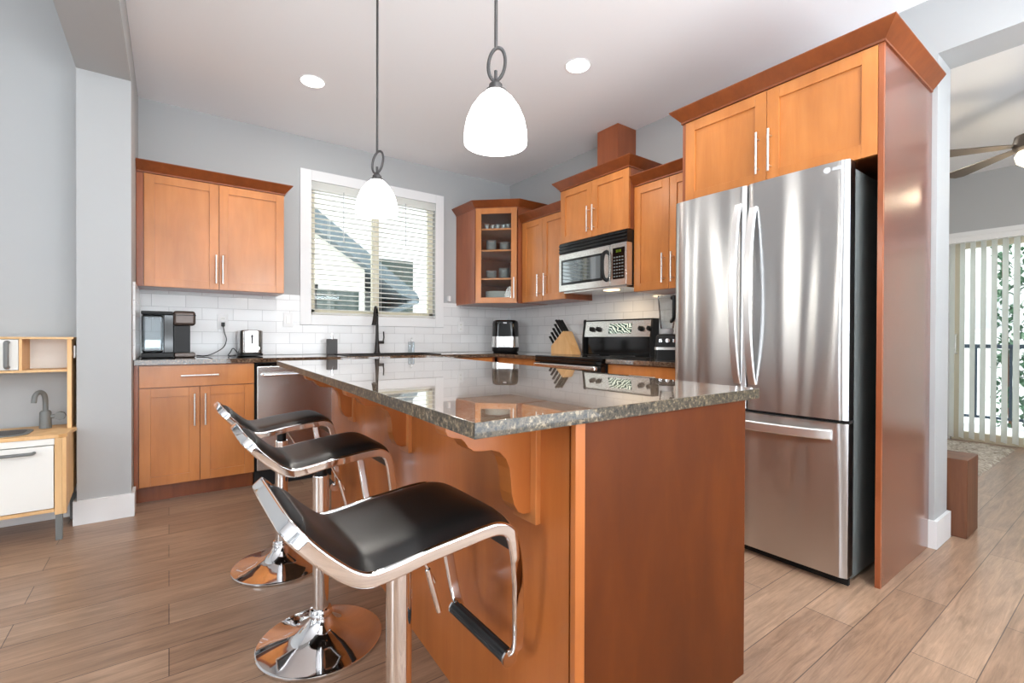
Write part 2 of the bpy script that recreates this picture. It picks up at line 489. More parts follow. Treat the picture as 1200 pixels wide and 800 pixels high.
def fillet(pts, rad, n=6):
    """round the inner corners of an open 3D polyline"""
    pts = [Vector(p) for p in pts]; out = [pts[0]]
    for i in range(1, len(pts)-1):
        a, p, c = pts[i-1], pts[i], pts[i+1]
        r = rad[i] if isinstance(rad, (list, tuple)) else rad
        u, v = (a-p), (c-p)
        t = min(r, u.length*0.49, v.length*0.49)
        A, C = p+u.normalized()*t, p+v.normalized()*t
        for k in range(n+1):
            s = k/n; out.append((1-s)**2*A+2*s*(1-s)*p+s*s*C)
    out.append(pts[-1]); return out
def thing(name, label, cat, loc=(0, 0, 0), rotz=0.0, group=None):
    o = bpy.data.objects.new(name, None); COL.objects.link(o)
    o.location = loc; o.rotation_euler = (0, 0, rotz); o.empty_display_size = 0.05
    o['label'] = label; o['category'] = cat
    if group: o['group'] = group
    return o
def tag(o, label, cat, group=None):
    o['label'] = label; o['category'] = cat
    if group: o['group'] = group
    return o
def struct(name, mb, mat, parent=None):
    o = mb.obj(name, mat, parent)
    if parent is None: o['kind'] = 'structure'
    return o
def copy_thing(root, loc=None, rotz=None, label=None):
    r = root.copy(); COL.objects.link(r)
    if loc is not None: r.location = loc
    if rotz is not None: r.rotation_euler = (0, 0, rotz)
    if label: r['label'] = label
    for ch in list(root.children):
        c = ch.copy(); COL.objects.link(c); c.parent = r
        for g in list(ch.children):
            d = g.copy(); COL.objects.link(d); d.parent = c
    return r
XN, XS, XE = -4.2, 3.15, 6.8          # west wall, range wall, patio wall
YB, YF = 4.38, -4.6                   # window wall, wall behind the camera
ZC = 2.80

# ------------------------------------------------------------------ room shell
struct('floor', MB().box(-4.3, 6.95, -4.7, 4.5, -0.06, 0.0), M['floor'])
# ceiling of the kitchen and the rooms open to it, holes are not needed: the lamps sit on it
struct('ceiling', MB().box(-0.42, 6.95, -4.7, 4.5, ZC, ZC+0.08), M['ceil'])
struct('ceiling_west', MB().box(-4.3, -0.42, -4.7, 4.5, 3.25, 3.33), M['ceil'])
# window wall with its opening x 1.00..2.21, z 1.255..2.44
WX0, WX1, WZ0, WZ1 = 1.005, 2.205, 1.262, 2.432
mb = MB()
mb.box(-0.42, WX0, YB, YB+0.14, 0, ZC)
mb.box(WX1, XS+0.24, YB, YB+0.14, 0, ZC)
mb.box(WX0, WX1, YB, YB+0.14, 0, WZ0)
mb.box(WX0, WX1, YB, YB+0.14, WZ1, ZC)
struct('wall_back', mb, M['wall'])
struct('wall_range', MB().box(XS, XS+0.24, 0.675, YB, 0, ZC), M['wall'])
struct('wall_range_header', MB().box(XS, XS+0.24, -4.6, 0.675, 2.51, ZC), M['wall'])
struct('wall_pillar', MB().box(-0.42, -0.18, 3.585, YB, 0, 3.25), M['wall'])
struct('wall_beam', MB().box(-0.42, -0.18, -4.6, 3.585, 2.567, 3.25), M['wall'])
struct('wall_left', MB().box(-4.3, -0.42, 3.785, 3.9, 0, 3.25), M['wall'])
# west wall with two openings, wall behind with three, added for light
def holed(name, fixed, a0, a1, z1, holes, axis):
    mb = MB(); cur = a0
    def bx(p, q, za, zb):
        if axis == 'x': mb.box(p, q, fixed[0], fixed[1], za, zb)
        else: mb.box(fixed[0], fixed[1], p, q, za, zb)
    for h0, h1, hz0, hz1 in holes:
        bx(cur, h0, 0, z1); bx(h0, h1, 0, hz0) if hz0 > 0.01 else None; bx(h0, h1, hz1, z1); cur = h1
    bx(cur, a1, 0, z1)
    return struct(name, mb, M['wall'])
holed('wall_west', (-4.3, -4.18), -4.6, 3.785, 3.25, [(-0.4, 0.9, 0.6, 2.5), (2.30, 2.58, 0.1, 2.5)], 'y')
holed('wall_behind', (-2.0, -1.88), -4.3, 6.95, 3.25, [(-3.3, -1.7, 0.1, 2.45), (-1.2, 0.8, 0.3, 2.45), (1.1, 3.0, 0.3, 2.45)], 'x')
holed('wall_patio', (6.80, 6.92), -4.6, 4.5, 2.8, [(-0.9, 1.33, 0.0, 2.12)], 'y')
struct('wall_living_north', MB().box(XS+0.24, 6.8, 2.6, 2.72, 0, 2.8), M['wall'])

# tile backsplash
mb = MB()
mb.box(-0.18, 0.915, YB-0.012, YB, 0.917, 1.425); mb.box(0.915, 2.295, YB-0.012, YB, 0.917, 1.17)
mb.box(2.295, XS, YB-0.012, YB, 0.917, 1.425)
struct('wall_back_tile', mb, M['tile_x'])
struct('wall_range_tile', MB().box(XS-0.012, XS, 1.66, YB-0.012, 0.917, 1.46), M['tile_y'])
struct('wall_pillar_tile', MB().box(-0.18, -0.168, 3.73, YB-0.012, 0.917, 1.40), M['tile_y'])

# baseboards
def baseb(name, x0, x1, y0, y1, h=0.135):
    return struct(name, MB().box(x0, x1, y0, y1, 0, h, 0.004), M['white'])
mb = MB(); mb.prism([(-0.435, 3.785), (-0.435, 3.57), (-0.165, 3.57), (-0.165, 3.73), (-0.18, 3.73), (-0.18, 3.585), (-0.42, 3.585), (-0.42, 3.785)], 0, 0.135, 'z')
struct('baseboard_pillar', mb, M['white'])
baseb('baseboard_left', -4.18, -0.435, 3.77, 3.785)
mb = MB(); mb.prism([(3.135, 0.70), (3.135, 0.66), (3.405, 0.66), (3.405, 2.6), (3.39, 2.6), (3.39, 0.675), (3.15, 0.675), (3.15, 0.70)], 0, 0.14, 'z')
struct('baseboard_range', mb, M['white'])
baseb('baseboard_patio', 6.785, 6.8, 1.33, 2.6)

# kitchen window
mb = MB(); T = 0.09; y0, y1 = YB-0.02, YB
for a in ((WX0-T, WX0, WZ0-T, WZ1+T), (WX1, WX1+T, WZ0-T, WZ1+T), (WX0, WX1, WZ1, WZ1+T), (WX0, WX1, WZ0-T, WZ0)):
    mb.box(a[0], a[1], y0, y1, a[2], a[3], 0.002)
struct('trim_1', mb, M['white'])
mb = MB(); fy0, fy1 = YB+0.05, YB+0.11
for a in ((WX0, WX0+0.045, WZ0, WZ1), (WX1-0.045, WX1, WZ0, WZ1), (1.575, 1.635, WZ0, WZ1), (WX0, WX1, WZ0, WZ0+0.05), (WX0, WX1, WZ1-0.05, WZ1)):
    mb.box(a[0], a[1], fy0, fy1, a[2], a[3], 0.003)
win = struct('window_1', mb, M['vinyl'])
struct('pane', MB().box(WX0+0.045, 1.575, fy0+0.025, fy0+0.031, WZ0+0.05, WZ1-0.05), M['glass'], win)
struct('pane', MB().box(1.635, WX1-0.045, fy0+0.025, fy0+0.031, WZ0+0.05, WZ1-0.05), M['glass'], win)
# horizontal blind inside the opening
bl = thing('window_blind', 'white horizontal slat blind hanging open inside the kitchen window', 'blind', (1.605, YB+0.01, WZ0))
def L(o, x0, x1, y0, y1, z0, z1, bev=0.0, mbx=None, mat=None):
    """box in world coordinates, stored relative to an unrotated thing"""
    m_ = mbx or MB(); p = o.location
    return m_.box(x0-p.x, x1-p.x, y0-p.y, y1-p.y, z0-p.z, z1-p.z, bev, 2, mat)
L(bl, WX0+0.004, WX1-0.004, YB-0.012, YB+0.04, WZ1-0.075, WZ1-0.002, 0.004).obj('headrail', M['blind'], bl)
mb = MB(); z = WZ0+0.05
while z < WZ1-0.09:
    zz = z-WZ0
    for xa, xb in ((WX0+0.006-1.605, WX1-0.006-1.605),):
        mb.prism([(-0.026, zz-0.003), (-0.009, zz+0.0005), (0.009, zz+0.0005), (0.026, zz-0.003), (0.026, zz-0.0005), (0.009, zz+0.003), (-0.009, zz+0.003), (-0.026, zz-0.0005)], xa, xb, 'x')
    z += 0.0445
mb.obj('slats', M['blind'], bl)
L(bl, WX0+0.006, WX1-0.006, YB-0.015, YB+0.035, WZ0+0.004, WZ0+0.022, 0.003).obj('bottom_rail', M['blind'], bl)
mb = MB()
for xl in (1.16, 1.58, 1.63, 2.05):
    for yy in (YB-0.017, YB+0.036):
        mb.cyl((xl-1.605, yy-YB-0.01, 0.02), (xl-1.605, yy-YB-0.01, 1.10), 0.0013, 5)
mb.obj('ladder_cord', M['blind'], bl)
for xw, zl in ((1.28, 0.42), (1.875, 0.42)):
    MB().cyl((xw-1.605, -0.034, WZ1-WZ0-0.08-zl), (xw-1.605, -0.034, WZ1-WZ0-0.06), 0.004, 8).obj('tilt_wand', M['pale_grey'], bl)

# patio door
mb = MB(); 
for a in ((-0.98, 1.41, 2.12, 2.20), (1.33, 1.41, 0, 2.12)):
    mb.box(6.78, 6.80, a[0], a[1], a[2], a[3], 0.002)
struct('trim_2', mb, M['white'])
mb = MB()
for a in ((1.27, 1.33, 0.0, 2.12), (-0.9, -0.84, 0, 2.12), (0.18, 0.28, 0.06, 2.04), (-0.84, 1.27, 0.0, 0.09), (-0.84, 1.27, 2.03, 2.12)):
    mb.box(6.83, 6.90, a[0], a[1], a[2], a[3], 0.003)
pd = struct('door_1', mb, M['vinyl'])
struct('pane', MB().box(6.86, 6.866, 0.28, 1.27, 0.09, 2.03), M['glass'], pd)
struct('pane', MB().box(6.86, 6.866, -0.84, 0.18, 0.09, 2.03), M['glass'], pd)
struct('door_handle', MB().tube(fillet([(6.83, 1.295, 1.12), (6.79, 1.295, 1.12), (6.79, 1.295, 0.92), (6.83, 1.295, 0.92)], 0.02), 0.009), M['nickel'], pd)
vb = thing('vertical_blind', 'pale vertical vane blind drawn open across the patio door', 'blind', (6.68, 0.2, 0.0))
MB().box(-0.03, 0.03, -1.1, 1.14, 2.07, 2.13, 0.004).obj('headrail', M['white'], vb)
k = 0; yv = 1.10
M['vane'] = translucent('pale_vane', rgb(250, 251, 249), 0.8)
while yv > -1.05:
    a = math.radians(36)
    mtx = Matrix.Translation((0, yv, 0)) @ Matrix.Rotation(a, 4, 'Z')
    MB().box(-0.0445, 0.0445, -0.0008, 0.0008, 0.045, 2.075, mtx=mtx).obj('vane', M['vane'], vb)
    yv -= 0.078; k += 1
MB().tube(catmull([(-0.03, -0.45, 2.07), (-0.035, -0.45, 1.0), (-0.05, -0.44, 0.1), (-0.04, -0.42, 1.0)], 6), 0.003, 6).obj('bead_cord', M['white'], vb)

# ------------------------------------------------------------------ outside
struct('ground', MB().box(-30, 40, -30, 40, -0.5, -0.35), M['ground'])
nh = thing('neighbour_house', 'pale sided neighbouring house with dark sloping roof behind the kitchen window', 'building', (2, 10, -0.35))
def PX(u, v, y): return None
mb = MB()
mb.box(-4.0, 7.2, 1.2, 5.0, 0, 7.6)
mb.obj('wall', M['siding'], nh)
# gabled wing in front, its rake falls to the right
mb = MB()
mb.prism([(-4.0, 0), (1.38, 0), (1.38, 2.9), (0.2, 3.65), (-4.0, 6.8)], 0.0, 1.19, 'y')
mb.obj('gable_wing', M['siding_warm'], nh)
mb = MB()
mb.prism([(-4.2, 7.22), (2.46, 2.40), (2.51, 2.24), (2.10, 2.34), (1.33, 2.90), (0.21, 3.62), (-4.2, 6.78)], -0.28, 1.4, 'y')
mb.prism([(1.45, 1.70), (2.51, 2.20), (2.51, 2.32), (1.45, 1.80)], -0.28, 1.15, 'y')
mb.obj('roof', M['roof'], nh)
def extwin(x0, x1, z0, z1, y):
    f = MB().box(x0-0.08, x1+0.08, y-0.04, y-0.003, z0-0.08, z1+0.08, 0.004).obj('window', M['white'], nh)
    MB().box(x0, x1, y-0.05, y-0.041, z0, z1).obj('pane', M['extwin'], f)
extwin(-0.9, 0.35, 1.92, 2.40, 0.0)
extwin(0.40, 1.24, 1.92, 2.40, 0.0)
extwin(2.12, 3.0, 2.02, 3.34, 1.2)
# beyond the patio
nb = thing('sided_building', 'white lap-sided building across from the patio door', 'building', (12.5, 3.0, -0.35))
MB().box(0, 4, -8, 5, 0, 6.5).obj('wall', M['siding'], nb)
f = MB().box(-0.06, -0.003, -1.55, -0.75, 1.55, 2.3, 0.004).obj('window', M['white'], nb)
MB().box(-0.07, -0.061, -1.47, -0.83, 1.63, 2.22).obj('pane', M['pale_grey'], f)
rl = thing('deck_railing', 'dark metal railing on the deck outside the patio door', 'railing', (8.3, 1.4, -0.02))
MB().box(-0.03, 0.03, -0.5, 1.6, 0.98, 1.03, 0.004).obj('top_rail', M['railing'], rl)
MB().box(-0.02, 0.02, -0.5, 1.6, 0.10, 0.13).obj('bottom_rail', M['railing'], rl)
for k in range(14):
    MB().box(-0.01, 0.01, -0.49+0.155*k, -0.465+0.155*k, 0.13, 0.98).obj('baluster', M['railing'], rl)
for yy in (-0.5, 1.6):
    MB().box(-0.04, 0.04, yy-0.04, yy+0.04, -0.33, 1.06).obj('post', M['railing'], rl)
struct('trim_deck', MB().box(6.93, 8.4, -3.0, 3.0, -0.34, -0.02), M['ground'])
hd = thing('ivy_hedge', 'tall leafy ivy hedge outside the patio door', 'hedge', (9.6, 0.42, -0.35))
mb = MB(); b2 = bmesh.new(); rr = random.Random(3)
for k in range(3400):
    x = rr.gauss(0, 0.16); y = rr.uniform(-2.1, 1.0); z = rr.uniform(0.02, 2.95-0.25*abs(math.sin(y*3)))
    s = rr.uniform(0.035, 0.075)
    mt = Matrix.Translation((x, y, z)) @ Matrix.Rotation(rr.uniform(0, 6.3), 4, 'Z') @ Matrix.Rotation(rr.uniform(0.2, 1.5), 4, 'X')
    vs = [b2.verts.new(mt @ Vector(p)) for p in ((0, -s, 0), (s*.7, 0, s*.2), (0, s, 0), (-s*.7, 0, s*.2))]
    b2.faces.new(vs)
mb.merge(b2); o = mb.obj('foliage', M['ivy'], hd)
mb = MB()
for k in range(9): mb.cyl((0, -1.9+0.34*k, 0), (0.05, -1.8+0.34*k, 2.6), 0.02, 6)
mb.obj('stem', M['blockwood'], hd)

# ------------------------------------------------------------------ cabinets
def bar_handle(z0, z1, x, y, parent, vertical=True, r=0.006, so=0.032):
    """bar pull standing off the face at local y; vertical: x fixed, z0..z1; else x=(a,b) in z0,z1 and z in x"""
    mb = MB()
    if vertical:
        mb.cyl((x, y-so, z0), (x, y-so, z1), r, 12)
        for zz in (z0+0.03, z1-0.03): mb.cyl((x, y, zz), (x, y-so, zz), r*0.75, 10)
    else:
        mb.cyl((z0, y-so, x), (z1, y-so, x), r, 12)
        for xx in (z0+0.03, z1-0.03): mb.cyl((xx, y, x), (xx, y-so, x), r*0.75, 10)
    return mb.obj('handle', M['nickel'], parent)
def shaker(x0, x1, z0, z1, y, parent, name='door', st=0.058, mat='wood', glassy=False):
    """door with its outer face at local y (facing -y), 20 mm thick"""
    mb = MB(); t = 0.02; bv = 0.0015
    mb.box(x0, x0+st, y, y+t, z0, z1, bv); mb.box(x1-st, x1, y, y+t, z0, z1, bv)
    mb.box(x0+st, x1-st, y, y+t, z0, z0+st, bv); mb.box(x0+st, x1-st, y, y+t, z1-st, z1, bv)
    if not glassy: mb.box(x0+st-0.004, x1-st+0.004, y+0.009, y+t-0.003, z0+st-0.004, z1-st+0.004)
    d = mb.obj(name, M[mat], parent)
    if glassy: MB().box(x0+st-0.004, x1-st+0.004, y+0.009, y+0.013, z0+st-0.004, z1-st+0.004).obj('pane', M['glass'], d)
    return d
def crown(path, z0, parent, proj=0.055, h=0.072, mat='crown'):
    """45 degree moulding along a local xy path, outside on the right of travel"""
    pts = [Vector((p[0], p[1])) for p in path]; n = len(pts); dirs = []
    for i in range(n):
        ns = []
        if i > 0: d = (pts[i]-pts[i-1]).normalized(); ns.append(Vector((d.y, -d.x)))
        if i < n-1: d = (pts[i+1]-pts[i]).normalized(); ns.append(Vector((d.y, -d.x)))
        if len(ns) == 2:
            b_ = (ns[0]+ns[1]); b_ = b_/(b_.length_squared)*2; dirs.append(b_)
        else: dirs.append(ns[0])
    sec = [(-0.01, 0), (0.006, 0), (0.006, 0.010), (proj-0.004, h-0.010), (proj, h-0.004), (proj, h), (-0.01, h)]
    mb = MB(); b2 = bmesh.new(); rings = []
    for p, d in zip(pts, dirs):
        rings.append([b2.verts.new((p.x+d.x*a, p.y+d.y*a, z0+c)) for a, c in sec])
    m_ = len(sec)
    for A, B in zip(rings, rings[1:]):
        for k in range(m_): b2.faces.new((A[k], A[(k+1) % m_], B[(k+1) % m_], B[k]))
    b2.faces.new(rings[0]); b2.faces.new(list(reversed(rings[-1])))
    bmesh.ops.recalc_face_normals(b2, faces=b2.faces)
    mb.merge(b2); mb.smooth = 25
    return mb.obj('crown_molding', M[mat], parent)
G = 0.0015  # half gap between doors
# wall cabinet left of the window. local frame: origin front-left-bottom, y into the wall
def wall_cabinet(label, loc, rotz, wid, hgt, dep, doors, crown_path, filler=0.0, group='wall cabinets'):
    t = thing('wall_cabinet', label, 'cabinet', loc, rotz, group)
    MB().box(0, wid, 0.021, dep, 0, hgt, 0.001).obj('body', M['side'], t)
    if filler: MB().box(0, filler-0.002, 0.006, 0.0205, 0, hgt, 0.001).obj('filler_strip', M['side'], t)
    for x0, x1, hx in doors:
        d = shaker(x0+G, x1-G, 0.002, hgt-0.004, 0, t)
        if hx is not None: bar_handle(0.045, 0.25, hx, 0, d)
    if crown_path: crown(crown_path, hgt-0.002, t)
    return t
c1 = wall_cabinet('maple two-door wall cabinet left of the window above the coffee maker', (-0.178, 4.05, 1.405), 0, 0.91, 0.77, 0.328,
    [(0.04, 0.475, 0.455), (0.475, 0.91, 0.497)], [(0.0, 0.0), (0.91, 0.0), (0.91, 0.326)], 0.04)
RZ = -PI/2
# range wall: local x runs toward the camera, origin at the far end
c2 = wall_cabinet('narrow maple two-door wall cabinet between the corner cabinet and the microwave', (2.80, 3.688, 1.408), RZ, 0.618, 0.78, 0.345,
    [(0.0, 0.31, 0.268), (0.31, 0.618, 0.362)], [(0.0, 0), (0.618, 0)])
c3 = wall_cabinet('short maple two-door cabinet directly above the microwave', (2.742, 3.066, 1.875), RZ, 0.75, 0.455, 0.405,
    [(0.0, 0.375, 0.345), (0.375, 0.75, 0.405)], [(0, 0.40), (0, 0), (0.75, 0), (0.75, 0.40)])
c4 = wall_cabinet('maple two-door wall cabinet between the microwave and the refrigerator', (2.80, 2.314, 1.408), RZ, 0.645, 0.78, 0.345,
    [(0.0, 0.305, 0.268), (0.305, 0.645, 0.342)], [(0.0, 0), (0.645, 0)])
# duct cover over the microwave cabinet
dc = MB().box(2.925, 3.148, 2.585, 2.81, 2.334, 2.798, 0.002).obj('duct_cover', M['side'])
tag(dc, 'maple box on top of the microwave cabinet hiding the duct', 'duct cover')

# diagonal corner cabinet with glass door
cz0, ch = 1.405, 0.935
cc = thing('corner_cabinet', 'maple diagonal corner wall cabinet with a glass door', 'cabinet', (2.45, 4.378, cz0))
A = [(0, 0), (0, -0.378), (0.31, -0.678), (0.698, -0.678), (0.698, 0)]
def shell(zlo, zhi, m_=None, pts=A, nm='body', mat='side'):
    return (m_ or MB()).prism(pts, zlo, zhi, 'z')
mb = MB()
mb.prism(A, 0, 0.018, 'z'); mb.prism(A, ch-0.018, ch, 'z')
mb.box(0, 0.016, -0.378, 0, 0.018, ch-0.018)
mb.box(0.31, 0.698, -0.678, -0.662, 0.018, ch-0.018)
mb.box(0.016, 0.698, -0.014, 0, 0.018, ch-0.018); mb.box(0.684, 0.698, -0.662, -0.014, 0.018, ch-0.018)
mb.obj('body', M['side'], cc)
sh_z = [0.235, 0.515, 0.725]
for z in sh_z:
    mb = MB(); mb.prism([(0.017, -0.015), (0.017, -0.365), (0.315, -0.655), (0.683, -0.655), (0.683, -0.015)], z, z+0.016, 'z'); mb.obj('shelf', M['trimwood'], cc)
ang = math.atan2(-0.30, 0.31); W_ = math.hypot(0.31, 0.30)
dd = shaker(0.012, W_-0.012, 0.002, ch-0.004, -0.022, cc, glassy=True, st=0.055)
dd.location = (0, -0.378, 0); dd.rotation_euler = (0, 0, ang)
bar_handle(0.045, 0.25, W_-0.035, -0.022, dd)
crown([(0, 0), (0, -0.378), (0.31, -0.678), (0.698, -0.678)], ch-0.002, cc)
# glassware on its shelves
def bowl_m(r, h):
    return [(0.0, 0), (r*.5, 0), (r*.85, h*.45), (r, h), (r-0.003, h), (r*.82, h*.48), (r*.45, 0.006), (0, 0.006)]
def at_c(s, d, z):   # s along door, d depth behind it
    u = Vector((0.31, -0.30)).normalized(); n_ = Vector((0.30, 0.31)).normalized()
    p = Vector((2.45, 4.0))+u*s+n_*d
    return (p.x, p.y, cz0+z)
gl = None
for k, s in enumerate((0.10, 0.155, 0.21, 0.265, 0.315)):
    loc = at_c(s, 0.10+0.02*(k % 2), sh_z[2]+0.0165)
    if gl is None:
        gl = MB().lathe([(0, 0), (0.018, 0), (0.026, 0.055), (0.024, 0.055), (0.016, 0.006), (0, 0.006)], n=20).obj('small_glass', M['bowlglass'])
        tag(gl, 'small clear glass on the top shelf of the corner cabinet', 'glass', 'small glasses on the top shelf'); o = gl
    else: o = gl.copy(); COL.objects.link(o)
    o.location = loc
bw = None
for s, z, n_, wh in ((0.14, sh_z[1], 4, 'second'), (0.28, sh_z[1], 3, 'second'), (0.14, sh_z[0], 3, 'third'), (0.27, sh_z[0], 4, 'third')):
    for j in range(n_):
        loc = at_c(s, 0.13, z+0.0165+j*0.0225)
        if bw is None: bw = MB().lathe(bowl_m(0.055, 0.04), n=24).obj('glass_bowl', M['bowlglass']); o = bw
        else: o = bw.copy(); COL.objects.link(o)
        side = 'left' if s < 0.2 else 'right'
        tag(o, 'clear glass bowl in the %s stack on the %s shelf from the top' % (side, wh), 'bowl', 'glass bowls, %s stack, %s shelf' % (side, wh))
        o.location = loc
pl = None
for j in range(8):
    loc = at_c(0.205, 0.155, 0.0185+j*0.0125)
    if pl is None: pl = MB().lathe([(0, 0), (0.075, 0), (0.125, 0.016), (0.127, 0.019), (0.12, 0.019), (0.072, 0.005), (0, 0.005)], n=36).obj('dinner_plate', M['ceramic']); o = pl
    else: o = pl.copy(); COL.objects.link(o)
    tag(o, 'white plate in the stack at the bottom of the corner cabinet', 'plate', 'stacked white plates in the corner cabinet')
    o.location = loc

# refrigerator cabinet: bridge cabinet plus two tall panels
fc = thing('refrigerator_cabinet', 'tall maple surround and two-door cabinet over the refrigerator', 'cabinet', (2.436, 1.66, 0), RZ)
FW = 0.965
MB().box(0.02, FW-0.02, 0.022, 0.70, 1.86, 2.318, 0.001).obj('body', M['side'], fc)
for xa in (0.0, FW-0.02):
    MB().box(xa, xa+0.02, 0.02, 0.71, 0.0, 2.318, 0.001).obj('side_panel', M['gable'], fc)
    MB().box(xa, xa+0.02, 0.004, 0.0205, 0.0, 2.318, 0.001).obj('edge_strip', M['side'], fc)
for x0, x1, hx in ((0.02, 0.4825, 0.445), (0.4825, 0.945, 0.505)):
    d = shaker(x0+G, x1-G, 1.848, 2.312, 0.0, fc)
    bar_handle(1.895, 2.105, hx, 0.0, d)
crown([(0, 0.38), (0, 0), (FW, 0), (FW, 0.70)], 2.315, fc)

# base cabinets
def base_cabinet(label, loc, rotz, wid, doors, drawers, filler=0.0, dep=0.60, sinky=False):
    t = thing('base_cabinet', label, 'cabinet', loc, rotz, 'base cabinets')
    mb = MB(); mb.box(0, wid, 0.021, dep, 0.105, 0.70 if sinky else 0.884, 0.001)
    if sinky: mb.box(0, wid, 0.021, 0.04, 0.70, 0.884, 0.001)
    mb.obj('body', M['side'], t)
    MB().box(0, wid, 0.075, 0.095, 0.0, 0.105).obj('toe_kick', M['crown'], t)
    if filler: MB().box(0, filler-0.002, 0.006, 0.0205, 0.105, 0.884, 0.001).obj('filler_strip', M['side'], t)
    for x0, x1, hx in doors:
        d = shaker(x0+G, x1-G, 0.112, 0.733, 0, t)
        bar_handle(0.48, 0.69, hx, 0, d)
    for x0, x1 in drawers:
        d = MB().box(x0+G, x1-G, 0, 0.02, 0.738, 0.878, 0.002).obj('drawer', M['wood'], t)
        bar_handle(max(x0+0.04, (x0+x1)/2-0.105), min(x1-0.04, (x0+x1)/2+0.105), 0.81, 0, d, False)
    return t
base_cabinet('maple base cabinet with one drawer over two doors left of the dishwasher', (-0.178, 3.755, 0), 0, 0.665,
    [(0.025, 0.345, 0.315), (0.345, 0.665, 0.375)], [(0.025, 0.665)], 0.025)
base_cabinet('maple sink base cabinet under the window, mostly hidden by the island', (1.10, 3.755, 0), 0, 0.90,
    [(0.0, 0.45, 0.42), (0.45, 0.90, 0.48)], [(0, 0.90)], sinky=True)
base_cabinet('maple base cabinet between the sink cabinet and the corner', (2.002, 3.755, 0), 0, 0.54,
    [(0.0, 0.5, 0.05)], [(0, 0.5)])
base_cabinet('maple corner base cabinet left of the stove', (2.545, 3.752, 0), RZ, 0.648,
    [(0.04, 0.648, 0.60)], [(0.04, 0.648)], 0.04)
base_cabinet('maple base cabinet between the stove and the refrigerator', (2.545, 2.332, 0), RZ, 0.65,
    [(0.0, 0.325, 0.295), (0.325, 0.65, 0.355)], [(0.0, 0.65)])

# countertops
ct = thing('perimeter_countertop', 'brown granite worktop running under the window and round the corner to the stove', 'countertop', (1.0, 4.0, 0.885))
mb = MB()
SX0, SX1, SY0, SY1 = 1.18, 1.98, 3.84, 4.22
for a in ((-0.178, SX0, 3.728, 4.366), (SX1, 3.136, 3.728, 4.366), (SX0, SX1, 3.728, SY0), (SX0, SX1, SY1, 4.366), (2.515, 3.136, 3.104, 3.728)):
    L(ct, a[0], a[1], a[2], a[3], 0.885, 0.915, 0, mb)
mb.obj('slab', M['granite2'], ct)
mb = MB()
L(ct, SX0+0.002, SX1-0.002, SY0+0.002, SY1-0.002, 0.72, 0.724, 0, mb)
for a in ((SX0-0.012, SX0+0.006, SY0-0.012, SY1+0.012), (SX1-0.006, SX1+0.012, SY0-0.012, SY1+0.012), (SX0+0.006, SX1-0.006, SY0-0.012, SY0+0.006), (SX0+0.006, SX1-0.006, SY1-0.006, SY1+0.012)):
    L(ct, a[0], a[1], a[2], a[3], 0.9152, 0.921, 0.001, mb)
for a in ((SX0+0.001, SX0+0.006, SY0+0.002, SY1-0.002), (SX1-0.006, SX1-0.001, SY0+0.002, SY1-0.002), (SX0+0.006, SX1-0.006, SY0+0.001, SY0+0.006), (SX0+0.006, SX1-0.006, SY1-0.006, SY1-0.001)):
    L(ct, a[0], a[1], a[2], a[3], 0.724, 0.9155, 0, mb)
mb.obj('sink', M['orb'], ct)
c_ = MB().box(-0.31, 0.31, -0.322, 0.322, 0, 0.03, 0.002).obj('short_countertop', M['granite2'])
c_.location = (2.826, 2.008, 0.885)
tag(c_, 'short brown granite worktop between the stove and the refrigerator', 'countertop')

# ------------------------------------------------------------------ dishwasher
dw = thing('dishwasher', 'stainless steel dishwasher with bar handle beside the left base cabinet', 'dishwasher', (0.49, 3.755, 0))
MB().box(0.004, 0.596, 0.03, 0.6, 0.10, 0.88).obj('body', M['blackmatte'], dw)
d = MB().box(0.012, 0.590, -0.012, 0.03, 0.115, 0.855, 0.006).obj('door', M['steel'], dw)
MB().box(0.012, 0.590, 0.0, 0.03, 0.857, 0.878, 0.002).obj('control_strip', M['blackgloss'], dw)
MB().tube(fillet([(0.05, -0.012, 0.795), (0.05, -0.055, 0.795), (0.55, -0.055, 0.795), (0.55, -0.012, 0.795)], 0.02), 0.011, 12).obj('handle', M['chrome'], d)
MB().box(0.0, 0.60, 0.02, 0.05, 0.0, 0.112).obj('toe_kick', M['blackmatte'], dw)

# ------------------------------------------------------------------ stove
rg = thing('stove', 'freestanding electric stove with black cooktop and stainless backguard', 'stove', (2.50, 3.10, 0), RZ)
RWD = 0.762
MB().box(0.003, RWD-0.003, 0.04, 0.62, 0.09, 0.895, 0.003).obj('body', M['black'], rg)
MB().box(0.003, RWD-0.003, -0.01, 0.645, 0.895, 0.922, 0.006).obj('cooktop', M['blackgloss'], rg)
for bx, by, br_ in ((0.2, 0.17, 0.105), (0.56, 0.17, 0.085), (0.2, 0.44, 0.08), (0.56, 0.44, 0.10)):
    MB().lathe([(br_, 0), (br_, 0.0006), (br_-0.004, 0.0006), (br_-0.004, 0)], (bx, by, 0.9221), 40).obj('burner_ring', M['darkgrey'], rg)
MB().box(0.006, RWD-0.006, -0.012, 0.04, 0.868, 0.894, 0.003).obj('control_strip', M['blackgloss'], rg)
d = MB().box(0.006, RWD-0.006, -0.012, 0.04, 0.30, 0.864, 0.006).obj('oven_door', M['blackgloss'], rg)
MB().sweep(fillet([(0.04, -0.012, 0.845), (0.04, -0.05, 0.845), (RWD-0.04, -0.05, 0.845), (RWD-0.04, -0.012, 0.845)], 0.02), rrect(0.018, 0.034, 0.008)).obj('handle', M['steel'], d)
MB().box(0.006, RWD-0.006, -0.012, 0.04, 0.10, 0.295, 0.006).obj('storage_drawer', M['steel'], rg)
bgd = MB().box(0.02, RWD-0.02, 0.575, 0.635, 0.922, 1.078, 0.004).obj('backguard', M['blackgloss'], rg)
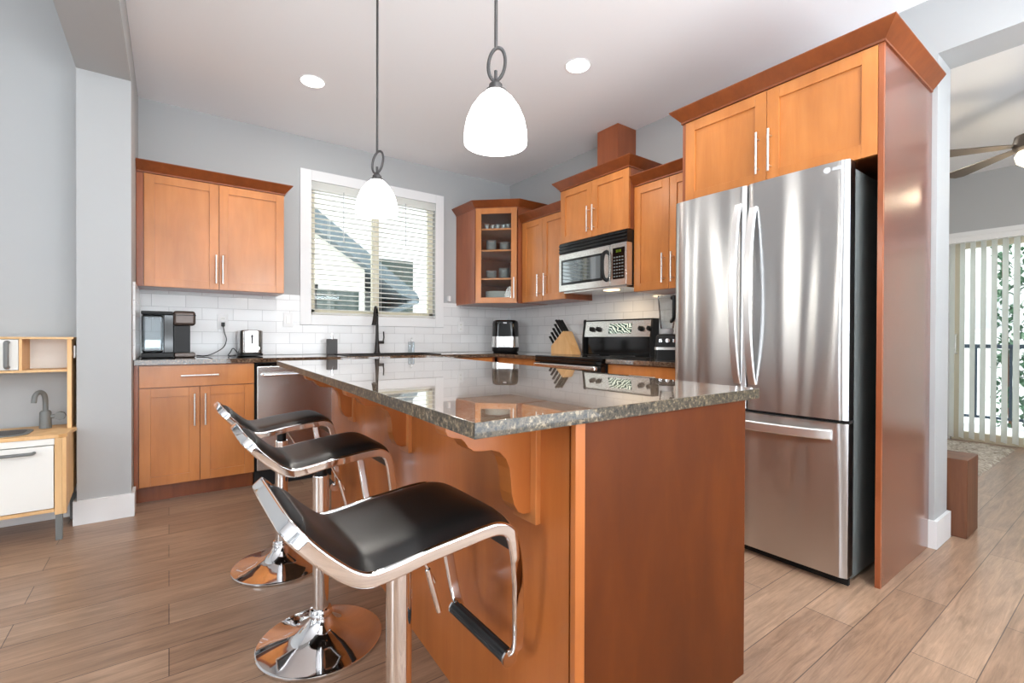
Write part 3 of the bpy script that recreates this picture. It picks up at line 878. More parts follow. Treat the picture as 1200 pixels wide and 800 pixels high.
mb = MB(); mb.prism([(0.548, 1.076), (0.57, 1.215), (0.635, 1.215), (0.635, 1.076)], 0.018, RWD-0.018, 'x', 0.003)
pn = mb.obj('control_panel', M['steel'], rg)
mb = MB()
for xa in (0.0, RWD-0.018): mb.prism([(0.542, 0.922), (0.542, 1.07), (0.562, 1.222), (0.638, 1.222), (0.638, 0.922)], xa, xa+0.018, 'x', 0.003)
mb.box(0.0, RWD, 0.56, 0.638, 1.2155, 1.224, 0.002)
mb.obj('end_cap', M['black'], rg)
tl = -math.atan2(0.022, 0.139)
for yk in (2.985, 2.908, 2.447, 2.364):
    xk = 3.10-yk
    mtx = Matrix.Translation((xk, 0.558, 1.142)) @ Matrix.Rotation(PI/2+tl, 4, 'X')
    mb = MB(); mb.lathe([(0, 0.026), (0.016, 0.026), (0.019, 0.022), (0.023, 0.0), (0, 0.0)], n=24, mtx=mtx.copy()); mb.box(-0.004, 0.004, -0.018, 0.018, 0.024, 0.034, 0.001, mtx=mtx.copy())
    mb.obj('knob', M['black'], pn)
mtx = Matrix.Translation((0.43, 0.5585, 1.146)) @ Matrix.Rotation(tl, 4, 'X')
ds = MB().box(-0.122, 0.122, -0.002, 0.002, -0.042, 0.042, 0.001).obj('display', M['swirl'], pn)
ds.matrix_local = mtx

# ------------------------------------------------------------------ microwave
mwv = thing('microwave', 'stainless over-the-range microwave with black vent under the short cabinet', 'microwave', (2.735, 3.063, 1.458), RZ)
MB().box(0.002, 0.748, 0.05, 0.40, 0.004, 0.412, 0.003).obj('body', M['black'], mwv)
mb = MB(); mb.box(0.002, 0.748, -0.01, 0.05, 0.322, 0.412, 0.004)
for k in range(3): mb.box(0.008, 0.742, -0.022, -0.008, 0.332+0.026*k, 0.344+0.026*k, 0.003)
mb.obj('vent_grille', M['blackgloss'], mwv)
d = MB().box(0.002, 0.585, -0.015, 0.05, 0.0, 0.32, 0.008).obj('door', M['steel'], mwv)
MB().box(0.035, 0.51, -0.0165, -0.014, 0.055, 0.268, 0.001).obj('window_frame', M['blackgloss'], d)
MB().box(0.06, 0.49, -0.018, -0.016, 0.075, 0.25, 0.0005).obj('glass', M['mwglass'], d)
MB().sweep(catmull([(0.552, -0.012, 0.05), (0.552, -0.05, 0.075), (0.552, -0.062, 0.16), (0.552, -0.05, 0.245), (0.552, -0.012, 0.272)], 6), rrect(0.028, 0.02, 0.008), up=(1, 0, 0)).obj('handle', M['black'], d)
p = MB().box(0.588, 0.748, -0.015, 0.05, 0.0, 0.32, 0.006).obj('control_panel', M['steel'], mwv)
MB().box(0.615, 0.73, -0.0175, -0.0145, 0.05, 0.285, 0.001).obj('keypad', M['blackgloss'], p)
mb = MB()
for r_ in range(7):
    for c_ in range(4): mb.box(0.625+0.026*c_, 0.642+0.026*c_, -0.0183, -0.0176, 0.065+0.024*r_, 0.074+0.024*r_)
mb.obj('buttons', M['greyplastic'], p)
mb = MB()
for k, dx in enumerate((0.0, 0.012, 0.028, 0.040)):
    x = 0.648+dx; q = 0.008; zc = 0.251
    segs = [((x, zc), (x+q, zc)), ((x, zc+0.008), (x+q, zc+0.008)), ((x+q, zc), (x+q, zc+0.016)), ((x, zc+0.016), (x+q, zc+0.016))]
    for (a0, b0), (a1, b1) in segs: mb.box(min(a0, a1)-0.0008, max(a0, a1)+0.0008, -0.0186, -0.0176, min(b0, b1)-0.0008, max(b0, b1)+0.0008)
mb.obj('clock_digits', M['green'], p)
MB().box(0.03, 0.72, 0.02, 0.38, -0.012, 0.003, 0.003).obj('underside', M['steel'], mwv)
hl = MB().box(0.45, 0.56, 0.06, 0.13, -0.018, -0.0125, 0.002).obj('cooktop_lamp', M['hoodlamp'], mwv)
area('cooktop_light', (2.86, 2.56, 1.43), (0, 0, 0), 0.12, 0.08, 1.6, (1.0, 0.74, 0.45))

# ------------------------------------------------------------------ refrigerator
fr = thing('refrigerator', 'tall stainless french-door refrigerator with bottom freezer drawer', 'refrigerator', (2.31, 1.62, 0), RZ)
FWd = 0.845
MB().box(0.008, FWd-0.008, 0.075, 0.72, 0.02, 1.80, 0.006).obj('body', M['fridge_side'], fr)
def bowed_door(x0, x1, z0, z1, name, nseg=10):
    """door skin slightly crowned across its width"""
    poly = []
    for k in range(nseg+1):
        t = k/nseg; x = x0+(x1-x0)*t
        e = min(t, 1-t)*(x1-x0)
        y = -0.006*math.sin(PI*t) + (0.012*(1-min(1, e/0.015))**2)
        poly.append((x, y))
    poly += [(x1, 0.068), (x0, 0.068)]
    mb = MB(); mb.prism(poly, z0, z1, 'z', 0.0); mb.smooth = 50
    o = mb.obj(name, M['fridge'], fr); uv = o.data.uv_layers.new(name='brush')
    for lp in o.data.loops:
        co = o.data.vertices[lp.vertex_index].co; uv.data[lp.index].uv = (co.x+co.y, co.z)
    return o
dl = bowed_door(0.0, 0.407, 0.715, 1.82, 'door', 24)
dr = bowed_door(0.412, FWd, 0.715, 1.82, 'door', 24)
df = bowed_door(0.0, FWd, 0.045, 0.700, 'freezer_drawer', 32)
def bow_handle(x, z0, z1, par, horiz=False):
    pts = []
    for k in range(21):
        t = k/20; s = math.sin(PI*t)**0.7
        if horiz: pts.append((z0+(z1-z0)*t, -0.006-0.055*s, x))
        else: pts.append((x, -0.006-0.055*s, z0+(z1-z0)*t))
    if horiz: MB().sweep(pts, rrect(0.016, 0.044, 0.007), up=(0, 0, 1)).obj('handle', M['satin'], par)
    else: MB().sweep(pts, rrect(0.016, 0.038, 0.007), up=(1, 0, 0)).obj('handle', M['satin'], par)
bow_handle(0.372, 0.84, 1.73, dl); bow_handle(0.447, 0.84, 1.70, dr); bow_handle(0.648, 0.06, 0.785, df, True)
mb = MB()
for xa in (0.02, FWd-0.10): mb.box(xa, xa+0.08, 0.02, 0.12, 1.8005, 1.825, 0.004)
mb.obj('hinge_cover', M['pale_grey'], fr)
MB().box(0.01, FWd-0.01, 0.05, 0.07, 0.0, 0.04).obj('toe_grille', M['blackmatte'], fr)
MB().box(0.0, FWd, 0.02, 0.07, 0.7005, 0.7145).obj('door_gasket', M['blackmatte'], fr)
mb = MB(); mt = Matrix.Translation((0.762, 0.0, 1.79)) @ Matrix.Rotation(PI/2, 4, 'X')
mb.lathe([(0, 0.006), (0.012, 0.006), (0.014, 0.004), (0.014, -0.001), (0, -0.001)], n=24, mtx=mt)
mb.box(0.782, 0.815, -0.006, 0.003, 1.783, 1.797, 0.001)
mb.obj('badge', M['pale_grey'], fr)

# ------------------------------------------------------------------ island
isl = thing('kitchen_island', 'maple kitchen island base with corbels under the granite overhang', 'island', (1.0, 1.8, 0))
SH = 0.05
def shx(x, y): return x+SH*(y-0.65)
def iprism(mb, x0, x1, y0, y1, z0, z1, bev=0.0):
    p = [(shx(x0, y0)-1.0, y0-1.8), (x1-1.0, y0-1.8), (x1-1.0, y1-1.8), (shx(x0, y1)-1.0, y1-1.8)]
    return mb.prism(p, z0, z1, 'z', bev)
IX0, IX1, IY0, IY1, IZ = 0.668, 1.318, 0.70, 2.89, 0.8865
iprism(MB(), IX0, IX1-0.005, IY0+0.02, IY1, 0.0, IZ).obj('seating_side_panel', M['island_wood'], isl)
mb = MB()
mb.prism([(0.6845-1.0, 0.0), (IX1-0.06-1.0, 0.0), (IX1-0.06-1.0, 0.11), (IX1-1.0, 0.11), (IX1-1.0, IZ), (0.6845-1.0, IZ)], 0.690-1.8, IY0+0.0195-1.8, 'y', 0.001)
mb.obj('end_panel', M['dark_end'], isl)
mb = MB(); mb.box(0.657-1.0, 0.684-1.0, 0.686-1.8, 0.701-1.8, 0, IZ, 0.0015)
mb.obj('corner_trim', M['island_wood'], isl)
for y0 in (0.71, 1.41, 2.14):
    t = MB().box(IX1-0.004-1.0, IX1+0.015-1.0, y0+0.003-1.8, y0+0.69-1.8, 0.735, 0.875, 0.002).obj('drawer', M['island_wood'], isl)
    t = MB().box(IX1-0.004-1.0, IX1+0.015-1.0, y0+0.003-1.8, y0+0.69-1.8, 0.12, 0.73, 0.002).obj('door', M['island_wood'], isl)
def corbel(yc, name='corbel'):
    xb = shx(IX0, yc)-0.0005-1.0
    prof = [(0, IZ), (0, 0.664), (-0.018, 0.664), (-0.034, 0.672), (-0.045, 0.690), (-0.052, 0.715), (-0.054, 0.745), (-0.058, 0.772), (-0.068, 0.795), (-0.085, 0.812),
            (-0.105, 0.819), (-0.130, 0.820), (-0.150, 0.823), (-0.163, 0.832), (-0.172, 0.845), (-0.180, 0.852), (-0.20, 0.856), (-0.212, 0.862), (-0.216, 0.872), (-0.216, IZ)]
    mb = MB()
    mb.prism([(xb-0.016+a, c) for a, c in prof], yc-0.024-1.8, yc+0.024-1.8, 'y', 0.0015); mb.smooth = 40
    cb = mb.obj(name, M['island_wood'], isl)
    MB().box(xb-0.0158, xb, yc-0.043-1.8, yc+0.043-1.8, 0.640, IZ, 0.002).obj('back_plate', M['trimwood'], cb)
for yc in (0.862, 1.645, 2.40): corbel(yc)
ic = thing('island_countertop', 'thick polished speckled granite slab on the island', 'countertop', (0.95, 1.8, 0.887))
mb = MB()
mb.prism([(0.416-0.95, 0.678-1.8), (1.389-0.95, 0.686-1.8), (1.70-0.95, 3.205-1.8), (0.538-0.95, 3.205-1.8)], 0, 0.0285, 'z', 0.0012)
sl = mb.obj('slab', M['granite'], ic)
sl.data.materials.append(M['granite_edge'])
for p in sl.data.polygons:
    if p.normal.z < 0.5: p.material_index = 1

# ------------------------------------------------------------------ bar stools
def make_stool(label):
    t = thing('bar_stool', label, 'stool', (0, 0, 0), 0, 'bar stools along the island')
    MB().lathe([(0, 0.0), (0.197, 0.0), (0.205, 0.004), (0.205, 0.009), (0.200, 0.012), (0.16, 0.020), (0.11, 0.032), (0.075, 0.047), (0.052, 0.064), (0.040, 0.082), (0.034, 0.094), (0, 0.094)], n=64).obj('base', M['chrome'], t)
    MB().lathe([(0.026, 0.088), (0.037, 0.090), (0.039, 0.100), (0.034, 0.105), (0.037, 0.110), (0.034, 0.116), (0.026, 0.118)], n=32).obj('collar', M['chrome'], t)
    MB().lathe([(0, 0.09), (0.027, 0.09), (0.027, 0.575), (0.025, 0.58), (0, 0.58)], n=32).obj('pole', M['chrome'], t)
    mb = MB(); mb.lathe([(0, 0.575), (0.020, 0.575), (0.020, 0.632), (0, 0.632)], n=24); mb.box(-0.09, 0.07, -0.07, 0.07, 0.632, 0.644, 0.003)
    mb.obj('gas_lift', M['black'], t)
    # side profile of the frame (x, z): from the back top down, along the seat, over the front and down the foot loop
    side = [(-0.232, 0.735), (-0.212, 0.712), (-0.184, 0.684), (-0.150, 0.656), (-0.118, 0.644), (-0.07, 0.648), (-0.015, 0.657), (0.05, 0.664), (0.105, 0.670), (0.145, 0.670), (0.172, 0.655), (0.184, 0.625), (0.190, 0.592)]
    hw = 0.168
    sec = rrect(0.013, 0.027, 0.005)
    prof = catmull([(x, 0, z) for x, z in side], 4)
    fr_ = MB()
    # one closed loop: near arm, foot bar, far arm, back bar
    near = [Vector((p.x, -hw, p.z)) for p in prof]
    far = [Vector((p.x, hw, p.z)) for p in reversed(prof)]
    hl2 = 0.140
    def arm(s):
        return [(0.197, s*(hw-0.004), 0.54), (0.206, s*(hw-0.016), 0.46), (0.214, s*hl2, 0.395), (0.214, s*(hl2-0.018), 0.366), (0.205, s*(hl2-0.045), 0.355)]
    path = near + catmull(arm(-1), 3) + [Vector(p) for p in reversed(catmull(arm(1), 3))] + far
    path = path + [Vector(p) for p in ((-0.241, hw-0.005, 0.745), (-0.247, hw-0.016, 0.752), (-0.250, hw-0.034, 0.755), (-0.251, 0.06, 0.756), (-0.251, -0.06, 0.756), (-0.250, -hw+0.034, 0.755), (-0.247, -hw+0.016, 0.752), (-0.241, -hw+0.005, 0.745))]
    # band section: thin across the stool, tall in the side plane
    n = len(path); b2 = bmesh.new(); rings = []
    for i in range(n):
        dvec = (path[(i+1) % n]-path[i-1]).normalized()
        if i == 0: c_ = dvec.cross(Vector((0, 1, 0)))
        c_ = (c_-dvec*dvec.dot(c_)).normalized()      # carried along the bar, so it bends the easy way
        a = dvec.cross(c_).normalized()
        rings.append([b2.verts.new(path[i]+a*p+c_*q) for p, q in sec])
    m_ = len(sec)
    for A, B in zip(rings, rings[1:]):
        for k in range(m_): b2.faces.new((A[k], A[(k+1) % m_], B[(k+1) % m_], B[k]))
    # close the loop with the best matching rotation / direction
    A, B = rings[-1], rings[0]
    best = min(((sum((A[k].co-B[(s*k+o_) % m_].co).length for k in range(m_)), s, o_) for s in (1,) for o_ in range(m_)))
    _, s, o_ = best
    for k in range(m_): b2.faces.new((A[k], A[(k+1) % m_], B[(k+1+o_) % m_], B[(k+o_) % m_]))
    bmesh.ops.recalc_face_normals(b2, faces=b2.faces)
    fr_.merge(b2); fr_.smooth = 60
    frame = fr_.obj('frame', M['chrome'], t)
    # ribbed rubber sleeve on the foot bar
    sec2 = []
    for k in range(40):
        a = 2*PI*k/40; r = 0.0165 if k % 4 < 2 else 0.0145
        sec2.append((r*math.cos(a), r*math.sin(a)))
    MB().sweep([(0.205, -0.118, 0.355), (0.205, 0.118, 0.355)], sec2).obj('rubber_sleeve', M['rubber'], frame)
    for s in (-1, 1): mb = MB(); mb.cyl((0.205, s*0.118, 0.355), (0.205, s*0.123, 0.355), 0.0185, 20); mb.obj('sleeve_end', M['chrome'], frame)
    # upholstered pad following the profile, inside the frame, rounded over at the front
    pad = MB(); b2 = bmesh.new(); prof2 = catmull([(x, 0, z) for x, z in side], 5)
    # trim the pad at the front edge
    prof2 = [p for p in prof2 if not (p.x > 0.10 and p.z < 0.618)]
    ny = 14; top = []; bot = []
    for i, p in enumerate(prof2):
        d0 = prof2[min(i+1, len(prof2)-1)]-prof2[max(i-1, 0)]; d0.normalize()
        nn = Vector((-d0.z, 0, d0.x))
        endf = min(1, (i+1)/4.0, (len(prof2)-1-i)/3.0)
        rt, rb = [], []
        for j in range(ny+1):
            yy = -1+2*j/ny
            e = 1-abs(yy)**6
            th = 0.012*max(0.0, endf)**0.5
            h = 0.009+(0.006+th)*e*1.0
            rt.append(b2.verts.new(p+nn*h+Vector((0, yy*(hw-0.008), 0))))
            rb.append(b2.verts.new(p-nn*0.010+Vector((0, yy*(hw-0.010), 0))))
        top.append(rt); bot.append(rb)
    for i in range(len(top)-1):
        for j in range(ny):
            b2.faces.new((top[i][j], top[i+1][j], top[i+1][j+1], top[i][j+1]))
            b2.faces.new((bot[i][j], bot[i][j+1], bot[i+1][j+1], bot[i+1][j]))
        b2.faces.new((top[i][0], bot[i][0], bot[i+1][0], top[i+1][0]))
        b2.faces.new((top[i][ny], top[i+1][ny], bot[i+1][ny], bot[i][ny]))
    for i in (0, len(top)-1):
        for j in range(ny): b2.faces.new((top[i][j], top[i][j+1], bot[i][j+1], bot[i][j]))
    bmesh.ops.recalc_face_normals(b2, faces=b2.faces)
    pad.merge(b2); pad.smooth = 60
    seat = pad.obj('seat_pad', M['leather'], t)
    # height lever
    lv = MB(); lv.cyl((0.02, -0.015, 0.625), (0.075, -0.02, 0.52), 0.004, 10); lv.cyl((0.058, -0.0185, 0.552), (0.085, -0.021, 0.452), 0.0065, 12)
    lv.obj('height_lever', M['chrome'], t)
    MB().box(0.10, 0.102, 0.03, 0.075, 0.615, 0.655, 0.0008).obj('care_tag', M['white'], t)
    return t
st = make_stool('nearest chrome and black leather bar stool, in front of the granite corner')
st.location = (0.40, 0.96, 0)
copy_thing(st, (0.43, 1.725, 0), label='middle bar stool of the three with its full round base in view')
copy_thing(st, (0.425, 2.41, 0), label='farthest bar stool, closest to the dishwasher')

# ------------------------------------------------------------------ pendants and recessed lights
def pendant(label, x, y, spin, PS=0.912, zb=1.690):
    t = thing('pendant_lamp', label, 'lamp', (x, y, zb), spin, 'pendants over the island')
    MB().lathe([(0.108, 0.006), (0.111, 0.0), (0.1125, 0.012), (0.111, 0.045), (0.103, 0.085), (0.086, 0.125), (0.062, 0.160), (0.036, 0.184), (0.022, 0.190),
                (0.020, 0.186), (0.034, 0.180), (0.060, 0.156), (0.083, 0.121), (0.100, 0.082), (0.1075, 0.044), (0.108, 0.006)], n=48).obj('glass_shade', M['shade'], t)
    MB().lathe([(0, 0.182), (0.040, 0.184), (0.038, 0.190), (0.026, 0.196), (0.024, 0.212), (0.014, 0.222), (0.009, 0.232), (0, 0.232)], n=28).obj('shade_cap', M['bronze'], t)
    ring = []
    for k in range(40):
        a = 2*PI*k/40; u_, v_ = 0.031*math.cos(a), 0.062*math.sin(a)
        ring.append((0.004+u_*math.cos(0.24)+v_*math.sin(0.24), 0, 0.287-u_*math.sin(0.24)+v_*math.cos(0.24)))
    MB().tube(ring, 0.0062, 10, closed=True, up=(0, 1, 0)).obj('ring', M['bronze'], t)
    MB().cyl((0, 0, 0.225), (0, 0, 0.262), 0.0065, 12).obj('stub', M['bronze'], t)
    MB().cyl((0, 0, 0.340), (0, 0, (ZC-zb)/PS-0.02), 0.0062, 12).obj('rod', M['bronze'], t)
    MB().lathe([(0, (ZC-zb)/PS-0.028), (0.03, (ZC-zb)/PS-0.028), (0.06, (ZC-zb)/PS-0.01), (0.062, (ZC-zb)/PS-0.001), (0, (ZC-zb)/PS-0.001)], n=32).obj('ceiling_canopy', M['bronze'], t)
    t.scale = (PS, PS, PS)
    l = bpy.data.lights.new('pendant_bulb', 'POINT'); l.energy = 9; l.color = (1.0, 0.93, 0.82); l.shadow_soft_size = 0.05
    o = bpy.data.objects.new('pendant_bulb', l); COL.objects.link(o); o.location = (x, y, 1.68)
    return t
pendant('pendant lamp with white glass shade over the near end of the island', 0.862, 1.281, math.radians(-8))
pendant('pendant lamp with white glass shade in front of the kitchen window', 0.832, 2.283, math.radians(-50), 0.885, 1.671)
def can(label, x, y):
    t = thing('recessed_light', label, 'light', (x, y, ZC), 0, 'recessed ceiling lights')
    MB().lathe([(0.062, -0.001), (0.062, -0.0042), (0.082, -0.004), (0.084, -0.0005), (0.062, -0.0005)], n=40).obj('trim_ring', M['white'], t)
    MB().lathe([(0, -0.0065), (0.073, -0.0065), (0.074, -0.0045), (0, -0.0045)], n=40).obj('lens', M['can'], t)
    l = bpy.data.lights.new('can_or_fill_light', 'AREA'); l.shape = 'DISK'; l.size = 0.12; l.energy = CAN_W; l.color = (1.0, 0.95, 0.88)
    o = bpy.data.objects.new('can_or_fill_light', l); COL.objects.link(o); o.location = (x, y, ZC-0.02)
can('recessed ceiling light nearer the window wall', 0.79, 3.40)
can('recessed ceiling light nearer the refrigerator', 2.11, 2.20)
for x, y in ((0.79, 0.6), (2.11, 0.2), (0.8, -2.0), (2.2, -2.0)):  # added unseen lamps without fixtures, to brighten the room
    l = bpy.data.lights.new('can_or_fill_light', 'AREA'); l.shape = 'DISK'; l.size = 0.12; l.energy = CAN_W; l.color = (1.0, 0.95, 0.88)
    o = bpy.data.objects.new('can_or_fill_light', l); COL.objects.link(o); o.location = (x, y, ZC-0.02)

# ceiling fan in the next room
fn = thing('ceiling_fan', 'dark ceiling fan with lit globe in the next room', 'fan', (4.78, 0.53, 2.30))
MB().lathe([(0, 0.18), (0.05, 0.18), (0.085, 0.165), (0.095, 0.12), (0.095, 0.08), (0.06, 0.06), (0, 0.06)], n=32).obj('motor_housing', M['fan'], fn)
MB().cyl((0, 0, 0.17), (0, 0, 0.495), 0.014, 12).obj('downrod', M['fan'], fn)
MB().lathe([(0, -0.05), (0.04, -0.045), (0.075, -0.015), (0.085, 0.03), (0.07, 0.06), (0, 0.06)], n=28).obj('glass_globe', M['fanlamp'], fn)
for k in range(5):
    a = math.radians(50+72*k)
    mtx = Matrix.Rotation(a, 4, 'Z') @ Matrix.Translation((0, 0, 0.10)) @ Matrix.Rotation(math.radians(11), 4, 'X')
    mb = MB(); mb.prism([(0.09, -0.018), (0.17, -0.03), (0.60, -0.062), (0.66, -0.045), (0.67, 0), (0.66, 0.045), (0.60, 0.062), (0.17, 0.03), (0.09, 0.018)], -0.003, 0.003, 'z', mtx=mtx)
    mb.obj('blade', M['fan'], fn)
l = bpy.data.lights.new('fan_bulb', 'POINT'); l.energy = 14; l.color = (1.0, 0.82, 0.58); l.shadow_soft_size = 0.06
o = bpy.data.objects.new('fan_bulb', l); COL.objects.link(o); o.location = (4.78, 0.53, 2.19)
for x, y in ((5.0, 1.6), (5.0, -1.2)):
    area('living_fill', (x, y, 2.78), (0, 0, 0), 0.12, 0.12, 8, (1.0, 0.94, 0.86))  # added unseen lamps without fixtures over the next room

# ------------------------------------------------------------------ faucet, sink things
fa = thing('kitchen_faucet', 'dark bronze gooseneck faucet behind the sink', 'faucet', (1.565, 4.285, 0.9155))
MB().lathe([(0, 0), (0.030, 0), (0.030, 0.006), (0.024, 0.02), (0.021, 0.07), (0.017, 0.12), (0.0135, 0.2), (0.0125, 0.27), (0, 0.27)], n=24).obj('body', M['orb'], fa)
dxy = Vector((-0.50, -0.86))
def fp(r, z): return (dxy.x*r, dxy.y*r, z)
MB().tube(catmull([fp(0, 0.26), fp(0, 0.33), fp(0.012, 0.385), fp(0.05, 0.425), (fp(0.095, 0.418)), fp(0.125, 0.375), fp(0.135, 0.335)], 5), 0.0115, 14).obj('spout', M['orb'], fa)
MB().sweep([fp(0.135, 0.345), fp(0.140, 0.30), fp(0.148, 0.262)], [(0.012*math.cos(2*PI*k/16), 0.012*math.sin(2*PI*k/16)) for k in range(16)], up=(1, 0, 0), scales=[1.0, 1.3, 1.9]).obj('spray_head', M['orb'], fa)
mb = MB(); mb.cyl((0.01, 0, 0.105), (0.062, -0.005, 0.105), 0.014, 16); mb.tube([(0.055, -0.005, 0.108), (0.062, -0.008, 0.15), (0.058, -0.01, 0.205)], 0.006, 10, up=(0, 1, 0))
mb.obj('lever_handle', M['orb'], fa)
sd = thing('soap_dispenser', 'dark grey square soap dispenser with chrome pump left of the sink', 'dispenser', (1.155, 4.27, 0.9155))
MB().box(-0.040, 0.040, -0.03, 0.03, 0, 0.135, 0.003).obj('bottle', M['darkgrey'], sd)
mb = MB(); mb.lathe([(0, 0.135), (0.013, 0.135), (0.013, 0.155), (0.005, 0.16), (0.005, 0.182), (0, 0.182)], n=16); mb.cyl((0.004, 0, 0.18), (-0.005, -0.035, 0.178), 0.004, 8)
mb.obj('pump', M['chrome'], sd)
cbt = thing('soap_bottle', 'clear soap bottle right of the faucet', 'bottle', (1.905, 4.285, 0.9155))
MB().box(-0.028, 0.028, -0.02, 0.02, 0, 0.11, 0.008).obj('bottle', M['tankglass'], cbt)
mb = MB(); mb.lathe([(0, 0.11), (0.01, 0.11), (0.01, 0.128), (0.004, 0.13), (0.004, 0.145), (0, 0.145)], n=14); mb.cyl((0.003, 0, 0.143), (-0.004, -0.03, 0.142), 0.0035, 8)
mb.obj('pump', M['white'], cbt)

# ------------------------------------------------------------------ coffee maker, toaster
cm = thing('coffee_maker', 'dark single-serve coffee maker with clear water tank on the left counter', 'coffee maker', (0.0, 4.2, 0.9155))
MB().box(-0.155, 0.03, -0.10, 0.09, 0, 0.035, 0.006).obj('tank_base', M['black'], cm)
MB().box(-0.153, -0.030, -0.095, 0.085, 0.035, 0.30, 0.02, 4).obj('water_tank', M['tankglass'], cm)
MB().box(-0.155, 0.025, -0.10, 0.09, 0.302, 0.325, 0.006).obj('tank_lid', M['black'], cm)
MB().box(-0.028, 0.026, -0.09, 0.09, 0.035, 0.301, 0.004).obj('column', M['blackgloss'], cm)
MB().box(0.027, 0.125, -0.09, 0.09, 0.035, 0.225, 0.003).obj('body', M['black'], cm)
hd_ = MB().box(0.022, 0.158, -0.10, 0.095, 0.227, 0.332, 0.022, 4).obj('brew_head', M['brownplastic'], cm)
MB().box(0.0205, 0.1595, -0.1015, 0.0965, 0.298, 0.303, 0.001).obj('lid_seam', M['black'], hd_)
MB().box(0.031, 0.155, -0.095, 0.095, 0.0, 0.034, 0.008).obj('drip_tray', M['brownplastic'], cm)
tt = thing('toaster', 'small polished stainless toaster on black feet beside the outlet', 'toaster', (0.513, 4.2, 0.9155))
mb = MB(); mb.prism(rrect(0.155, 0.26, 0.045, 6), 0.022, 0.200, 'z', 0.010); mb.smooth = 50; mb.obj('shell', M['toastersteel'], tt)
mb = MB(); mb.prism(rrect(0.160, 0.265, 0.045, 6), 0.004, 0.022, 'z', 0.003); mb.obj('base', M['black'], tt)
mb = MB()
for sx_ in (-0.03, 0.03): mb.box(sx_-0.012, sx_+0.012, -0.09, 0.09, 0.1985, 0.2015)
mb.obj('slot', M['blackmatte'], tt)
mt = Matrix.Translation((0.038, -0.130, 0.062)) @ Matrix.Rotation(PI/2, 4, 'X')
mb = MB(); mb.lathe([(0, 0.014), (0.013, 0.014), (0.015, 0), (0, 0)], n=20, mtx=mt); mb.obj('browning_dial', M['nickel'], tt)
mb = MB(); mb.box(-0.006, 0.006, -0.1315, -0.1295, 0.095, 0.165); mb.box(-0.009, 0.009, -0.142, -0.131, 0.148, 0.158, 0.003); mb.obj('lever', M['black'], tt)
MB().tube(catmull([(0.435, 4.26, 0.94), (0.405, 4.25, 0.975), (0.385, 4.24, 0.945), (0.37, 4.22, 0.921), (0.40, 4.20, 0.921), (0.42, 4.23, 0.921)], 6), 0.0035, 8, mtx=Matrix.Translation((-0.513, -4.2, -0.9155))).obj('power_lead', M['black'], tt)
def outlet(name, label, x, z, w_, h_, slots=True):
    t = thing(name, label, 'outlet' if slots else 'switch', (x, YB-0.0125, z))
    MB().box(-w_/2, w_/2, -0.006, 0, -h_/2, h_/2, 0.002).obj('cover_plate', M['white'], t)
    mb = MB()
    if slots:
        for zz in (-0.022, 0.022): mb.box(-0.015, 0.015, -0.0075, -0.0062, zz-0.013, zz+0.013, 0.0005)
    else: mb.box(-0.015, 0.015, -0.009, -0.0062, -0.032, 0.032, 0.001)
    f_ = mb.obj('face', M['ceramic'], t)
    if slots:
        mb = MB()
        for zz in (-0.022, 0.022):
            for xx in (-0.006, 0.006): mb.box(xx-0.001, xx+0.001, -0.0082, -0.0076, zz-0.004, zz+0.006)
        mb.obj('slot', M['blackmatte'], f_)
    return t
outlet('wall_outlet', 'white wall outlet with the coffee maker plugged in', 0.345, 1.185, 0.072, 0.115)
outlet('wall_outlet', 'white wall outlet on the tile under the corner cabinet', 2.50, 1.18, 0.072, 0.115)
outlet('wall_switch', 'white wall switch plate left of the window on the tile', 0.82, 1.21, 0.075, 0.118, False)
cd = MB()
cd.box(0.334, 0.356, 4.325, 4.357, 1.145, 1.178, 0.004)
cd.tube(catmull([(0.345, 4.335, 1.15), (0.352, 4.32, 1.10), (0.365, 4.31, 1.04), (0.34, 4.28, 0.98), (0.27, 4.25, 0.935), (0.22, 4.24, 0.921), (0.185, 4.28, 0.9215), (0.168, 4.285, 0.922)], 6), 0.0035, 8)
tag(cd.obj('power_cord', M['black']), 'black power cord looping from the coffee maker up to the outlet', 'cord')
nl = MB().box(2.345, 2.375, YB-0.03, YB-0.0005, 1.44, 1.50, 0.006).obj('wall_sensor', M['white'])
tag(nl, 'small white plug-in sensor on the wall just right of the window', 'sensor')

# ------------------------------------------------------------------ air fryer
af = thing('air_fryer', 'black and stainless air fryer in the counter corner', 'air fryer', (2.86, 4.05, 0.9155), math.radians(-38))
def rr_loft(mb, secs, mat=None):
    b2 = bmesh.new(); rings = []
    for (wd, dp, r, z) in secs: rings.append([b2.verts.new((x, y, z)) for x, y in rrect(wd, dp, r, 6)])
    n = len(rings[0])
    for A, B in zip(rings, rings[1:]):
        for k in range(n): b2.faces.new((A[k], A[(k+1) % n], B[(k+1) % n], B[k]))
    b2.faces.new(list(reversed(rings[0]))); b2.faces.new(rings[-1])
    bmesh.ops.recalc_face_normals(b2, faces=b2.faces)
    mb.merge(b2, mat); mb.smooth = 40; return mb
rr_loft(MB(), [(0.24, 0.24, 0.07, 0), (0.272, 0.272, 0.08, 0.02), (0.280, 0.280, 0.08, 0.055)]).obj('foot', M['black'], af)
rr_loft(MB(), [(0.281, 0.281, 0.08, 0.0555), (0.282, 0.282, 0.08, 0.165)]).obj('basket_band', M['steel'], af)
up_ = rr_loft(MB(), [(0.278, 0.278, 0.08, 0.1655), (0.268, 0.268, 0.08, 0.30), (0.255, 0.255, 0.075, 0.322), (0.215, 0.215, 0.06, 0.335)]).obj('upper_shell', M['blackgloss'], af)
MB().box(-0.014, 0.014, -0.192, -0.138, 0.066, 0.160, 0.006).obj('basket_handle', M['nickel'], af)
